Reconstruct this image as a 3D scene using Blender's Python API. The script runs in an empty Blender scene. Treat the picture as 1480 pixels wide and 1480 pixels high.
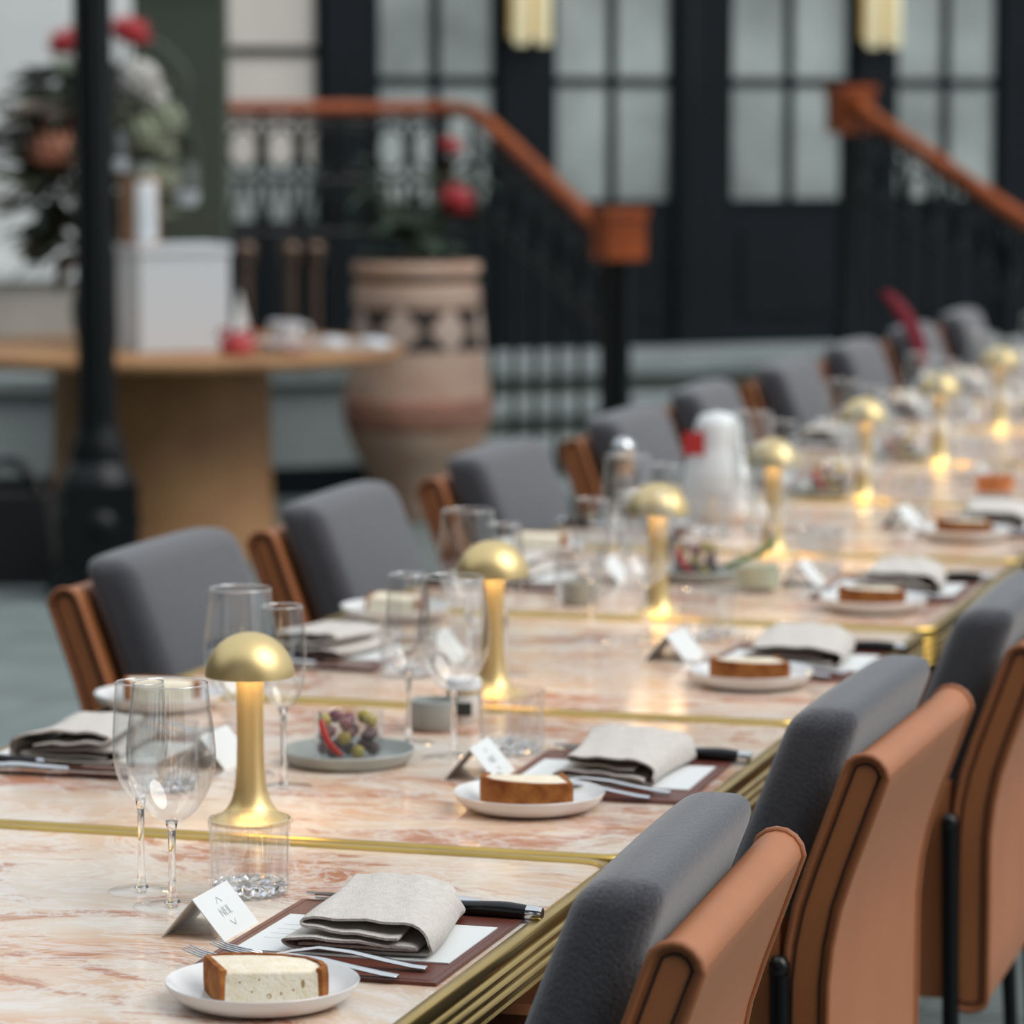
import bpy, bmesh, math, random
from mathutils import Vector, Matrix
random.seed(7)
PI = math.pi
S = bpy.context.scene
COL = S.collection

# ---------------------------------------------------------------- camera
# world frame: +Y runs along the dining table, +X across it, camera stands at the origin of the ground plan
YAW, PITCH, EYE = 0.2906, 0.1076, 1.4736
cam_d = bpy.data.cameras.new('camera'); cam = bpy.data.objects.new('camera', cam_d); COL.objects.link(cam)
cam.location = (0, 0, EYE); cam.rotation_euler = (PI/2 - PITCH, 0, YAW)
cam_d.sensor_fit = 'HORIZONTAL'; cam_d.sensor_width = 24.0; cam_d.lens = 85.0
cam_d.clip_start = 0.05; cam_d.clip_end = 200
cam_d.dof.use_dof = True; cam_d.dof.focus_distance = 3.28; cam_d.dof.aperture_fstop = 3.8
S.camera = cam

# ---------------------------------------------------------------- world, sun, exposure
w = bpy.data.worlds.new('sky'); S.world = w; w.use_nodes = True
nt = w.node_tree; nt.nodes.clear()
out = nt.nodes.new('ShaderNodeOutputWorld'); bg = nt.nodes.new('ShaderNodeBackground')
tc = nt.nodes.new('ShaderNodeTexCoord'); sx = nt.nodes.new('ShaderNodeSeparateXYZ'); rp = nt.nodes.new('ShaderNodeValToRGB')
nt.links.new(tc.outputs['Generated'], sx.inputs[0]); nt.links.new(sx.outputs['Z'], rp.inputs[0])
rp.color_ramp.elements[0].position = 0.0; rp.color_ramp.elements[0].color = (0.66, 0.71, 0.75, 1)
rp.color_ramp.elements[1].position = 0.9; rp.color_ramp.elements[1].color = (0.86, 0.93, 1.0, 1)
nt.links.new(rp.outputs[0], bg.inputs[0]); nt.links.new(bg.outputs[0], out.inputs[0])
bg.inputs[1].default_value = 1.0
sun_d = bpy.data.lights.new('sun', 'SUN'); sun_d.energy = 1.9; sun_d.angle = math.radians(45); sun_d.color = (1.0, 0.96, 0.91)
sun = bpy.data.objects.new('sun', sun_d); COL.objects.link(sun)
sun.rotation_euler = Vector((.66, -.06, .75)).to_track_quat('Z', 'Y').to_euler()
vs = S.view_settings; vs.view_transform = 'Standard'; vs.look = 'None'; vs.exposure = 0.12; vs.gamma = 1.0; vs.use_curve_mapping = False
S.cycles.use_denoising = True
S.cycles.max_bounces = 14; S.cycles.transparent_max_bounces = 40; S.cycles.transmission_bounces = 12; S.cycles.glossy_bounces = 6
S.cycles.sample_clamp_indirect = 6.0; S.cycles.caustics_refractive = True; S.cycles.caustics_reflective = False

# ---------------------------------------------------------------- materials
MATS = {}
def pm(name, col, rough=.5, metal=0., bump=0., bscale=200., var=0., vscale=8., col2=None, trans=0., ior=1.45, emit=None, estr=0., sheen=0., spec=.5, coat=0.):
    if name in MATS: return MATS[name]
    m = bpy.data.materials.new(name); m.use_nodes = True; MATS[name] = m
    n, l = m.node_tree.nodes, m.node_tree.links
    b = n['Principled BSDF']
    b.inputs['Base Color'].default_value = (*col, 1); b.inputs['Roughness'].default_value = rough; b.inputs['Metallic'].default_value = metal
    b.inputs['Transmission Weight'].default_value = trans; b.inputs['IOR'].default_value = ior
    b.inputs['Specular IOR Level'].default_value = spec; b.inputs['Sheen Weight'].default_value = sheen; b.inputs['Coat Weight'].default_value = coat
    b.inputs['Sheen Roughness'].default_value = .6
    if emit: b.inputs['Emission Color'].default_value = (*emit, 1); b.inputs['Emission Strength'].default_value = estr
    if var or bump:
        t = n.new('ShaderNodeTexCoord')
    if var:
        nz = n.new('ShaderNodeTexNoise'); nz.inputs['Scale'].default_value = vscale; nz.inputs['Detail'].default_value = 6
        l.new(t.outputs['Object'], nz.inputs['Vector'])
        r = n.new('ShaderNodeValToRGB'); r.color_ramp.elements[0].position = .32; r.color_ramp.elements[1].position = .68
        c2 = col2 or tuple(c*(1-var) for c in col)
        r.color_ramp.elements[0].color = (*c2, 1); r.color_ramp.elements[1].color = (*col, 1)
        l.new(nz.outputs['Fac'], r.inputs[0]); l.new(r.outputs[0], b.inputs['Base Color'])
    if bump:
        nb = n.new('ShaderNodeTexNoise'); nb.inputs['Scale'].default_value = bscale; nb.inputs['Detail'].default_value = 3
        l.new(t.outputs['Object'], nb.inputs['Vector'])
        bu = n.new('ShaderNodeBump'); bu.inputs['Strength'].default_value = bump; bu.inputs['Distance'].default_value = .002
        l.new(nb.outputs['Fac'], bu.inputs['Height']); l.new(bu.outputs[0], b.inputs['Normal'])
    return m

def marble():
    m = bpy.data.materials.new('rose_marble'); m.use_nodes = True
    n, l = m.node_tree.nodes, m.node_tree.links; b = n['Principled BSDF']
    g = n.new('ShaderNodeNewGeometry')
    oi = n.new('ShaderNodeObjectInfo')
    off = n.new('ShaderNodeVectorMath'); off.operation = 'MULTIPLY_ADD'
    l.new(oi.outputs['Random'], off.inputs[0]); off.inputs[1].default_value = (7.3, 3.1, 5.7); l.new(g.outputs['Position'], off.inputs[2])
    mp = n.new('ShaderNodeMapping'); mp.inputs['Rotation'].default_value = (0, 0, .5); mp.inputs['Scale'].default_value = (1.0, 1.6, 1)
    l.new(off.outputs[0], mp.inputs[0])
    def noise(sc, det, dist, rough=.6):
        z = n.new('ShaderNodeTexNoise'); z.inputs['Scale'].default_value = sc; z.inputs['Detail'].default_value = det
        z.inputs['Distortion'].default_value = dist; z.inputs['Roughness'].default_value = rough
        l.new(mp.outputs[0], z.inputs['Vector']); return z.outputs['Fac']
    def ramp(src, stops):
        r = n.new('ShaderNodeValToRGB'); e = r.color_ramp.elements
        e[0].position, e[0].color = stops[0][0], (*stops[0][1], 1); e[1].position, e[1].color = stops[-1][0], (*stops[-1][1], 1)
        for p, c in stops[1:-1]:
            k = e.new(p); k.color = (*c, 1)
        l.new(src, r.inputs[0]); return r.outputs[0]
    base = ramp(noise(2.2, 5, 1.5), [(.28, (.62, .33, .19)), (.42, (.71, .48, .335)), (.54, (.73, .585, .46)), (.70, (.76, .71, .65))])
    rust = ramp(noise(3.4, 9, 1.8, .70), [(.522, (0, 0, 0)), (.595, (1, 1, 1))])
    vein = ramp(noise(4.5, 9, 2.6, .70), [(.465, (0, 0, 0)), (.495, (1, 1, 1)), (.51, (1, 1, 1)), (.545, (0, 0, 0))])
    fine = ramp(noise(26, 8, 1.0, .75), [(.40, (.0, .0, .0)), (.62, (1, 1, 1))])
    def mix(a, bcol, f, k):
        mm = n.new('ShaderNodeMath'); mm.operation = 'MULTIPLY'; l.new(f, mm.inputs[0]); mm.inputs[1].default_value = k
        x = n.new('ShaderNodeMix'); x.data_type = 'RGBA'; l.new(mm.outputs[0], x.inputs['Factor']); l.new(a, x.inputs['A'])
        if isinstance(bcol, tuple): x.inputs['B'].default_value = (*bcol, 1)
        else: l.new(bcol, x.inputs['B'])
        return x.outputs['Result']
    mu = n.new('ShaderNodeMath'); mu.operation = 'MULTIPLY'; l.new(rust, mu.inputs[0]); l.new(fine, mu.inputs[1])
    c = mix(base, (.48, .165, .065), rust, .80)
    c = mix(c, (.40, .12, .05), mu.outputs[0], .5)
    c = mix(c, (.80, .76, .72), vein, .62)
    l.new(c, b.inputs['Base Color']); b.inputs['Roughness'].default_value = .16; b.inputs['Specular IOR Level'].default_value = .5
    return m
MARBLE = marble()

def thin_glass(name, tint=(.98, .985, .985), edge=(.78, .79, .80), gl=1.0, f0=.06):
    m = bpy.data.materials.new(name); m.use_nodes = True; n, l = m.node_tree.nodes, m.node_tree.links; n.clear()
    o = n.new('ShaderNodeOutputMaterial'); mx = n.new('ShaderNodeMixShader'); tr = n.new('ShaderNodeBsdfTransparent'); gs = n.new('ShaderNodeBsdfGlossy')
    gs.inputs['Roughness'].default_value = .015; gs.inputs['Color'].default_value = (gl, gl, gl, 1)
    lw = n.new('ShaderNodeLayerWeight'); lw.inputs['Blend'].default_value = .5
    cr = n.new('ShaderNodeValToRGB'); cr.color_ramp.elements[0].position = .72; cr.color_ramp.elements[0].color = (*tint, 1)
    cr.color_ramp.elements[1].position = 1.0; cr.color_ramp.elements[1].color = (*edge, 1)
    l.new(lw.outputs['Facing'], cr.inputs[0]); l.new(cr.outputs[0], tr.inputs[0])
    pw = n.new('ShaderNodeMath'); pw.operation = 'POWER'; l.new(lw.outputs['Facing'], pw.inputs[0]); pw.inputs[1].default_value = 4.0
    ml = n.new('ShaderNodeMath'); ml.operation = 'MULTIPLY_ADD'; l.new(pw.outputs[0], ml.inputs[0]); ml.inputs[1].default_value = .62; ml.inputs[2].default_value = f0
    l.new(ml.outputs[0], mx.inputs[0]); l.new(tr.outputs[0], mx.inputs[1]); l.new(gs.outputs[0], mx.inputs[2]); l.new(mx.outputs[0], o.inputs[0])
    return m
GLASS = thin_glass('clear_thin_glass')
CUT = thin_glass('cut_thin_glass', (.96, .965, .97), (.62, .64, .67), f0=.09)
FACET = thin_glass('faceted_glass', (.90, .91, .92), (.55, .56, .58), f0=.30)
SOLIDGLASS = pm('solid_glass', (.97, .985, .99), .0, trans=1.0, ior=1.45)

BRASS = pm('brushed_brass', (.72, .555, .27), .40, .88)
RIMBRASS = pm('rim_brass', (.58, .39, .11), .28, 1.0, var=.25, vscale=9)
LEATHER = pm('tan_leather', (.44, .16, .060), .46, bump=.22, bscale=420, var=.14, vscale=5)
LEATHER_D = pm('tan_leather_edge', (.36, .13, .052), .5, bump=.2, bscale=420, var=.14, vscale=5)
FELT = pm('grey_felt', (.075, .076, .092), .95, bump=.7, bscale=240, var=.75, vscale=620, sheen=.45, spec=.15)
BLACKM = pm('black_metal', (.006, .007, .008), .32, .3)
BLACKGLOSS = pm('black_resin', (.008, .008, .009), .25)
STEEL = pm('polished_steel', (.62, .63, .64), .14, 1.0)
LINEN = pm('oat_linen', (.69, .65, .60), .9, bump=.8, bscale=650, var=.13, vscale=140, spec=.15)
PAPER = pm('white_paper', (.72, .74, .735), .75, spec=.2)
MAT_L = pm('oxblood_leather', (.135, .036, .022), .38, bump=.15, bscale=500, var=.15, vscale=14)
CHINA = pm('white_china', (.74, .75, .75), .16)
STONEWARE = pm('grey_green_stoneware', (.36, .385, .365), .45, var=.2, vscale=30)
CRUMB = pm('bread_crumb', (.86, .79, .66), .95, bump=.7, bscale=300, var=.16, vscale=90, col2=(.78, .68, .50), spec=.1)
CRUST = pm('bread_crust', (.42, .16, .040), .8, bump=.8, bscale=300, var=.6, vscale=60, col2=(.20, .055, .014), spec=.2)
INK = pm('grey_ink', (.58, .60, .61), .8)
DARKINK = pm('dark_ink', (.03, .035, .03), .7)

# ---------------------------------------------------------------- mesh helpers
def mesh(name, v, f, smooth=False, angle=None):
    me = bpy.data.meshes.new(name); me.from_pydata([tuple(p) for p in v], [], [tuple(q) for q in f]); me.update()
    if smooth:
        for p in me.polygons: p.use_smooth = True
    if angle is not None:
        for p in me.polygons: p.use_smooth = True
        bm = bmesh.new(); bm.from_mesh(me); bmesh.ops.recalc_face_normals(bm, faces=bm.faces)
        for e in bm.edges:
            if len(e.link_faces) == 2 and e.calc_face_angle(0) > angle: e.smooth = False
        bm.to_mesh(me); bm.free()
    return me
def join(*parts):
    v, f = [], []
    for (a, b) in parts:
        k = len(v); v += [tuple(p) for p in a]; f += [tuple(i+k for i in q) for q in b]
    return v, f
def lathe(prof, seg=32, closed=False):
    """prof: (r,z) list; ends with r<1e-6 become poles"""
    v, f, rings = [], [], []
    for r, z in prof:
        if r < 1e-6: rings.append([len(v)]); v.append((0, 0, z))
        else:
            rings.append(list(range(len(v), len(v)+seg)))
            v += [(r*math.cos(2*PI*k/seg), r*math.sin(2*PI*k/seg), z) for k in range(seg)]
    pairs = list(zip(rings, rings[1:])) + ([(rings[-1], rings[0])] if closed else [])
    for a, b in pairs:
        for k in range(seg):
            j = (k+1) % seg
            if len(a) == 1 and len(b) == 1: continue
            if len(a) == 1: f.append((a[0], b[j], b[k]))
            elif len(b) == 1: f.append((a[k], a[j], b[0]))
            else: f.append((a[k], a[j], b[j], b[k]))
    return v, f
def box(x0, x1, y0, y1, z0, z1):
    v = [(x, y, z) for z in (z0, z1) for y in (y0, y1) for x in (x0, x1)]
    return v, [(0, 2, 3, 1), (4, 5, 7, 6), (0, 1, 5, 4), (2, 6, 7, 3), (0, 4, 6, 2), (1, 3, 7, 5)]
def bevelbox(name, x0, x1, y0, y1, z0, z1, r, seg=3, fn=None, cuts=0):
    bm = bmesh.new(); v, f = box(x0, x1, y0, y1, z0, z1)
    bv = [bm.verts.new(p) for p in v]
    for q in f: bm.faces.new([bv[i] for i in q])
    if cuts: bmesh.ops.subdivide_edges(bm, edges=bm.edges[:], cuts=cuts, use_grid_fill=True)
    eds = [e for e in bm.edges if len(e.link_faces) == 2 and e.calc_face_angle(0) > 1]
    if r: bmesh.ops.bevel(bm, geom=eds, offset=r, segments=seg, profile=.5, affect='EDGES')
    if fn:
        for p in bm.verts: p.co = Vector(fn(*p.co))
    bmesh.ops.recalc_face_normals(bm, faces=bm.faces)
    me = bpy.data.meshes.new(name); bm.to_mesh(me); bm.free()
    for p in me.polygons: p.use_smooth = True
    if r:
        bm = bmesh.new(); bm.from_mesh(me)
        for e in bm.edges:
            if len(e.link_faces) == 2 and e.calc_face_angle(0) > .6: e.smooth = False
        bm.to_mesh(me); bm.free()
    else:
        for p in me.polygons: p.use_smooth = False
    return me
def roundbox(name, hx, hy, z0, z1, r, n=14, fn=None):
    zc, hz = (z0+z1)/2, (z1-z0)/2; H = Vector((hx, hy, hz)); idx = {}; v, f = [], []
    def vert(p):
        k = tuple(round(q, 5) for q in p)
        if k not in idx:
            c = Vector((p[0]*hx, p[1]*hy, p[2]*hz)); q = Vector([max(-h+r, min(h-r, a)) for a, h in zip(c, H)]); d = c-q
            # spread samples into the rounded border
            if d.length > 1e-9: c = q+d.normalized()*r
            c.z += zc; idx[k] = len(v); v.append(fn(*c) if fn else tuple(c))
        return idx[k]
    def samples(h):
        e = r/h; o = [-1+e*(1-math.cos(PI/2*k/5))/1.0 for k in range(0, 6)]
        m = [(-1+e)+(2-2*e)*k/n for k in range(1, n)]
        return o+m+[-x for x in reversed(o)]
    S3 = [samples(h) for h in H]
    for ax in range(3):
        a, b = (ax+1) % 3, (ax+2) % 3
        for sg in (-1, 1):
            A, B = S3[a], S3[b]
            for i in range(len(A)-1):
                for j in range(len(B)-1):
                    q = []
                    for (s1, s2) in ((A[i], B[j]), (A[i+1], B[j]), (A[i+1], B[j+1]), (A[i], B[j+1])):
                        p = [0, 0, 0]; p[ax] = sg; p[a] = s1; p[b] = s2; q.append(vert(p))
                    if len(set(q)) >= 3: f.append(tuple(dict.fromkeys(q if sg > 0 else q[::-1])))
    return mesh(name, v, f, smooth=True)
def catmull(pts, n=4, closed=False):
    P = [Vector(p) for p in pts]; o = []
    N = len(P); rng = range(N if closed else N-1)
    for i in rng:
        if closed: a, b, c, d = P[(i-1) % N], P[i], P[(i+1) % N], P[(i+2) % N]
        else: a, b, c, d = P[max(i-1, 0)], P[i], P[i+1], P[min(i+2, N-1)]
        for k in range(n):
            t = k/n
            o.append(.5*((2*b)+(c-a)*t+(2*a-5*b+4*c-d)*t*t+(3*b-a-3*c+d)*t*t*t))
    if not closed: o.append(P[-1])
    return o
def tube(path, rad, seg=8, closed=False, cap=True, flat=1.0):
    P = [Vector(p) for p in path]; N = len(P); v, f = [], []
    rr = rad if isinstance(rad, (list, tuple)) else [rad]*N
    up = Vector((0, 0, 1)); prevn = None
    for i in range(N):
        if closed: t = P[(i+1) % N]-P[i-1]
        else: t = P[min(i+1, N-1)]-P[max(i-1, 0)]
        t.normalize()
        if prevn is None:
            ref = up if abs(t.z) < .9 else Vector((0, 1, 0))
            nn = (ref - t*ref.dot(t)).normalized()
        else: nn = (prevn - t*prevn.dot(t)).normalized()
        prevn = nn; bb = t.cross(nn)
        for k in range(seg):
            a = 2*PI*k/seg
            v.append(P[i]+nn*(rr[i]*flat*math.cos(a))+bb*(rr[i]*math.sin(a)))
    for i in range(N if closed else N-1):
        j = (i+1) % N
        for k in range(seg):
            q = (k+1) % seg
            f.append((i*seg+k, i*seg+q, j*seg+q, j*seg+k))
    if cap and not closed:
        f.append(tuple(range(seg-1, -1, -1))); f.append(tuple((N-1)*seg+k for k in range(seg)))
    return v, f
def prism(poly, z0, z1):
    N = len(poly); v = [(x, y, z0) for x, y in poly]+[(x, y, z1) for x, y in poly]
    f = [tuple(range(N-1, -1, -1)), tuple(range(N, 2*N))]+[(i, (i+1) % N, N+(i+1) % N, N+i) for i in range(N)]
    return v, f
def roundrect(hx, hy, r, n=6):
    o = []
    for cx, cy, a0 in ((hx-r, hy-r, 0), (-hx+r, hy-r, PI/2), (-hx+r, -hy+r, PI), (hx-r, -hy+r, 3*PI/2)):
        for k in range(n+1):
            a = a0+PI/2*k/n; o.append((cx+r*math.cos(a), cy+r*math.sin(a)))
    return o
def xf(vf, M):
    return [M @ Vector(p) for p in vf[0]], vf[1]

# ---------------------------------------------------------------- object helpers
def obj(name, me, mat, parent=None, loc=(0, 0, 0), rot=(0, 0, 0), scale=None, label=None, kind=None):
    if mat is not None and not me.materials: me.materials.append(mat)
    o = bpy.data.objects.new(name, me); COL.objects.link(o)
    if mat is not None and me.materials[0] is not mat:
        o.material_slots[0].link = 'OBJECT'; o.material_slots[0].material = mat
    o.location = loc; o.rotation_euler = rot
    if scale: o.scale = scale
    if parent: o.parent = parent
    if label: o['label'] = label
    if kind: o['kind'] = kind
    return o
def thing(name, label, cat, loc=(0, 0, 0), rz=0, group=None, rot=None):
    o = bpy.data.objects.new(name, None); COL.objects.link(o); o.empty_display_size = .05
    o.location = loc; o.rotation_euler = rot or (0, 0, rz)
    o['label'] = label; o['category'] = cat
    if group: o['group'] = group
    return o
def tag(o, label, cat, group=None):
    o['label'] = label; o['category'] = cat
    if group: o['group'] = group
    return o
def struct(o): o['kind'] = 'structure'; return o
ORD = ['first', 'second', 'third', 'fourth', 'fifth', 'sixth', 'seventh', 'eighth', 'ninth', 'tenth', 'eleventh', 'twelfth']

# ---------------------------------------------------------------- ground plan
c_, s_ = math.cos(YAW), math.sin(YAW)
RV, DV = Vector((c_, s_, 0)), Vector((-s_, c_, 0))
BETA = math.radians(22)
WO = DV*15.5
E1 = RV*math.cos(BETA)+DV*math.sin(BETA); E2 = RV*math.sin(BETA)-DV*math.cos(BETA)
WROT = YAW+BETA                       # local x = along facade, local y = into the building, so out from the wall is -y
WALLM = Matrix.Translation(WO) @ Matrix.Rotation(WROT, 4, 'Z')
def wl(u, v, z): p = WO+E1*u+E2*v; return (p.x, p.y, z)
def cg(r, d, z): p = RV*r+DV*d; return (p.x, p.y, z)

# ---------------------------------------------------------------- floor and paving slabs
STONE = pm('paving_stone', (.20, .24, .235), .5, var=.35, vscale=3.0, bump=.2, bscale=60)
GROUT = pm('paving_joint', (.05, .06, .058), .9)
fl = struct(obj('floor', mesh('floor', *box(-14, 9, -3, 24, -.06, -.012)), GROUT))
slab_me = bevelbox('slab', -.446, .446, -.446, .446, -.012, 0, .004, 1)
STONE2 = pm('paving_stone_dark', (.165, .20, .195), .55, var=.35, vscale=3.0, bump=.2, bscale=60)
nsl = 0
for i in range(-9, 3):
    for j in range(2, 17):
        x, y = i*.9+.3, j*.9
        # keep slabs that lie on the open floor, not under the raised landing
        p = Vector((x, y, 0))-WO
        if p.dot(E2) < .4: continue
        r, d = Vector((x, y, 0)).dot(RV), Vector((x, y, 0)).dot(DV)
        if d < 1.5 or abs(r) > d*.20+1.0: continue
        obj('paving_slab', slab_me, STONE if (i*7+j*3) % 3 else STONE2, fl, (x, y, 0)); nsl += 1

# ---------------------------------------------------------------- facade
NAVY = pm('navy_paint', (.006, .0095, .013), .6, var=.25, vscale=2, spec=.2)
NAVY2 = pm('navy_paint_panel', (.007, .011, .015), .65, var=.25, vscale=2, spec=.2)
PALE = pm('pale_render', (.74, .76, .76), .85, var=.15, vscale=1.2)
BEIGE = pm('beige_stone', (.52, .47, .41), .85, var=.25, vscale=2)
WOOD = pm('mahogany', (.34, .070, .012), .38, var=.45, vscale=9, spec=.35)
LEVEL = .5
def wobj(name, vf, mat, parent, **k): return obj(name, mesh(name, *vf), mat, parent, **k)
wall = struct(obj('wall_back', mesh('wall_back', *box(-.84, 6, .16, .4, 0, 4.2)), pm('dark_interior', (.02, .026, .03), .9)))
wall.matrix_world = WALLM
def wbox(name, u0, u1, v0, v1, z0, z1, mat, parent): # v measured outwards
    return obj(name, mesh(name, *box(u0, u1, -v1, -v0, z0, z1)), mat, parent)
PANE = pm('window_pane_glass', (.46, .52, .50), .12, var=.62, vscale=1.5, spec=.6)  # blurred sky and building reflections painted into the pane colour as pale noise
BLIND = pm('window_blind_pane', (.70, .65, .59), .35, var=.25, vscale=1.5, spec=.5)
piers = [(-.86, -.63), (-.07, .17), (.75, 1.0), (1.61, 1.81), (2.35, 2.75)]
for a, b in piers: wbox('pier', a, b, -.16, .05, LEVEL, 4.2, NAVY, wall)
wbox('door_gap', .80, .845, .05, .056, LEVEL, 4.2, BLACKM, wall)
wbox('door_gap', 1.665, 1.69, .05, .056, LEVEL, 4.2, BLACKM, wall)
wins = [(-.63, -.07), (.17, .75), (1.0, 1.61), (1.81, 2.35), (2.75, 3.4)]
for k, (a, b) in enumerate(wins):
    wbox('lower_panel', a, b, -.12, .02, LEVEL, 1.10, NAVY2, wall)
    wbox('panel_moulding', a+.07, b-.07, .02, .03, LEVEL+.12, 1.0, NAVY, wall)
    wd = struct(obj(f'window_{k+1}', mesh('frame', *join(box(a, a+.022, -.03, .06, 1.10, 4.2), box(b-.022, b, -.03, .06, 1.10, 4.2), box(a, b, -.03, .06, 1.10, 1.13))), NAVY))
    wd.matrix_world = WALLM
    mid = (a+b)/2
    obj('muntin', mesh('muntin', *box(mid-.018, mid+.018, -.02, .02, 1.12, 4.2)), NAVY, wd)
    for zb in (1.64, 2.25, 2.85): obj('glazing_bar', mesh('bar', *box(a, b, -.018, .018, zb-.018, zb+.018)), NAVY, wd)
    zs = [1.12, 1.64, 2.25, 2.85, 4.2]
    for h in range(4):
        for (p, q) in ((a, mid), (mid, b)):
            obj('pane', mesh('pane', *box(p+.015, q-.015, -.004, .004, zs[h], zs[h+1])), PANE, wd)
# louvred window beside the green pillar
wd = struct(obj('window_6', mesh('frame', *join(box(-1.42, -1.39, -.03, .08, 1.05, 4.2), box(-.88, -.86, -.03, .08, 1.05, 4.2), box(-1.42, -.86, -.03, .08, 1.02, 1.06))), NAVY)); wd.matrix_world = WALLM
for zb in (1.76, 2.35): obj('glazing_bar', mesh('bar', *box(-1.42, -.86, -.02, .02, zb-.016, zb+.016)), NAVY, wd)
for z0, z1 in ((1.3, 1.76), (1.76, 2.35), (2.35, 4.2)):
    obj('pane', mesh('pane', *box(-1.40, -.87, -.004, .004, z0, z1)), BLIND, wd)
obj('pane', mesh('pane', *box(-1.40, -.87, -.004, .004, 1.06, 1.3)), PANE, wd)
wbox('lower_panel', -1.42, -.86, -.12, .02, LEVEL, 1.05, NAVY2, wall)
wl2 = struct(obj('wall_left', mesh('wall_left', *box(-6, -1.42, .0, .4, 0, 4.2)), PALE)); wl2.matrix_world = WALLM
obj('dado_rail', mesh('dado', *box(-6, -1.42, -.05, 0, .83, .90)), PALE, wl2)
obj('dado_panel', mesh('dadop', *box(-6, -1.42, -.015, 0, LEVEL, .83)), BEIGE, wl2)
# brass wall lights
TUBEGLOW = pm('lit_brass_tube', (.66, .60, .38), .25, .5, emit=(1.0, .90, .60), estr=.40)
tube_me = mesh('tube', *lathe([(0, 0), (.025, 0), (.032, .012), (.032, .55), (.025, .562), (0, .562)], 20), angle=.7)
for uu, nm in ((.05, 'pair of brass tubes lit on the navy pier beside the curving handrail'), (1.715, 'pair of brass tubes lit above the wooden newel block')):
    t = thing('wall_light', nm, 'wall light', wl(uu, .05, 1.79), WROT, 'brass wall lights')
    obj('backplate', mesh('plate', *box(-.09, .09, -.02, 0, .03, .53)), BRASS, t)
    for sx_ in (-.05, .05): obj('tube', tube_me, TUBEGLOW, t, (sx_, -.058, 0))

# ---------------------------------------------------------------- unseen piers and walls added to block light and stripe reflections
CST = pm('light_blocker_dark', (.05, .053, .05), .8, var=.2, vscale=1)
cw = struct(obj('light_blocker_wall', mesh('cw', *box(-12, 9, -3.0, -2.7, 4.4, 9.0)), CST))  # out of view, added to darken the sides that face the camera
xx = -11.5
while xx < 9:
    obj('column', mesh('col', *box(xx, xx+.95, -3.0, -2.6, -.01, 4.4)), CST, cw); xx += 1.42  # gaps between these added piers give bright stripes in glass and brass
obj('dado', mesh('cd', *box(-12, 9, -2.95, -2.75, -.01, .9)), CST, cw)
cw2 = struct(obj('light_blocker_side_wall', mesh('cw2', *box(-13.4, -13, -3.6, 14, -.01, 6)), CST))  # unseen wall added as dark surroundings for the reflections

# ---------------------------------------------------------------- landing and stone steps
TREAD = pm('step_stone', (.30, .345, .345), .6, var=.3, vscale=4)
RISER = pm('step_riser', (.12, .15, .13), .7, var=.3, vscale=4)
st = thing('stone_steps', 'grey stone steps rising to the dark glazed doors', 'steps', wl(0, 0, 0), WROT)
obj('landing', mesh('landing', *box(-6, 5, -.95, -.06, LEVEL-.05, LEVEL)), TREAD, st)
obj('landing_core', mesh('core', *box(-.62, 5, -.91, -.06, 0, LEVEL-.05)), RISER, st)
FASC = pm('landing_fascia', (.36, .41, .41), .8, var=.2, vscale=2)
obj('fascia', mesh('fascia', *box(-6, -.62, -.90, -.06, .12, LEVEL-.05)), FASC, st)
obj('plinth', mesh('plinth', *box(-6, -.62, -.92, -.06, 0, .12)), NAVY, st)
for k in range(3):
    z = LEVEL-.125*(k+1); v0, v1 = .91+.4*k, .95+.4*(k+1)
    obj('tread', mesh('tread', *box(-.80, 5, -v1, -v0+.02, z-.05, z)), TREAD, st)
    obj('riser', mesh('riser', *box(-.79, 5, -v1+.04, -v0+.02, 0, z-.05)), RISER, st)

# ---------------------------------------------------------------- stair railings with mahogany handrails
IRON = pm('cast_iron', (.006, .008, .009), .38, .4)
def rail_section(path, w=.062, h=.055):
    """rounded handrail swept along a path"""
    P = [Vector(p) for p in path]; v, f = [], []; prof = []
    for k in range(12):
        a = 2*PI*k/12; prof.append((w/2*math.copysign(abs(math.cos(a))**.7, math.cos(a)), h/2*math.copysign(abs(math.sin(a))**.7, math.sin(a))))
    for i, p in enumerate(P):
        t = (P[min(i+1, len(P)-1)]-P[max(i-1, 0)]).normalized(); side = t.cross(Vector((0, 0, 1))).normalized(); up = side.cross(t)
        v += [p+side*a+up*b for a, b in prof]
    for i in range(len(P)-1):
        for k in range(12):
            q = (k+1) % 12; f.append((i*12+k, i*12+q, (i+1)*12+q, (i+1)*12+k))
    f.append(tuple(range(12))); f.append(tuple((len(P)-1)*12+k for k in range(11, -1, -1)))
    return v, f
def ring(cx, cz, r, y, rad=.008, seg=18):
    return tube([(cx+r*math.cos(2*PI*k/seg), y, cz+r*math.sin(2*PI*k/seg)) for k in range(seg)], rad, 6, closed=True)
newel_me = bevelbox('newel_block', -.074, .074, -.074, .074, 0, .18, .02, 3)
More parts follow.
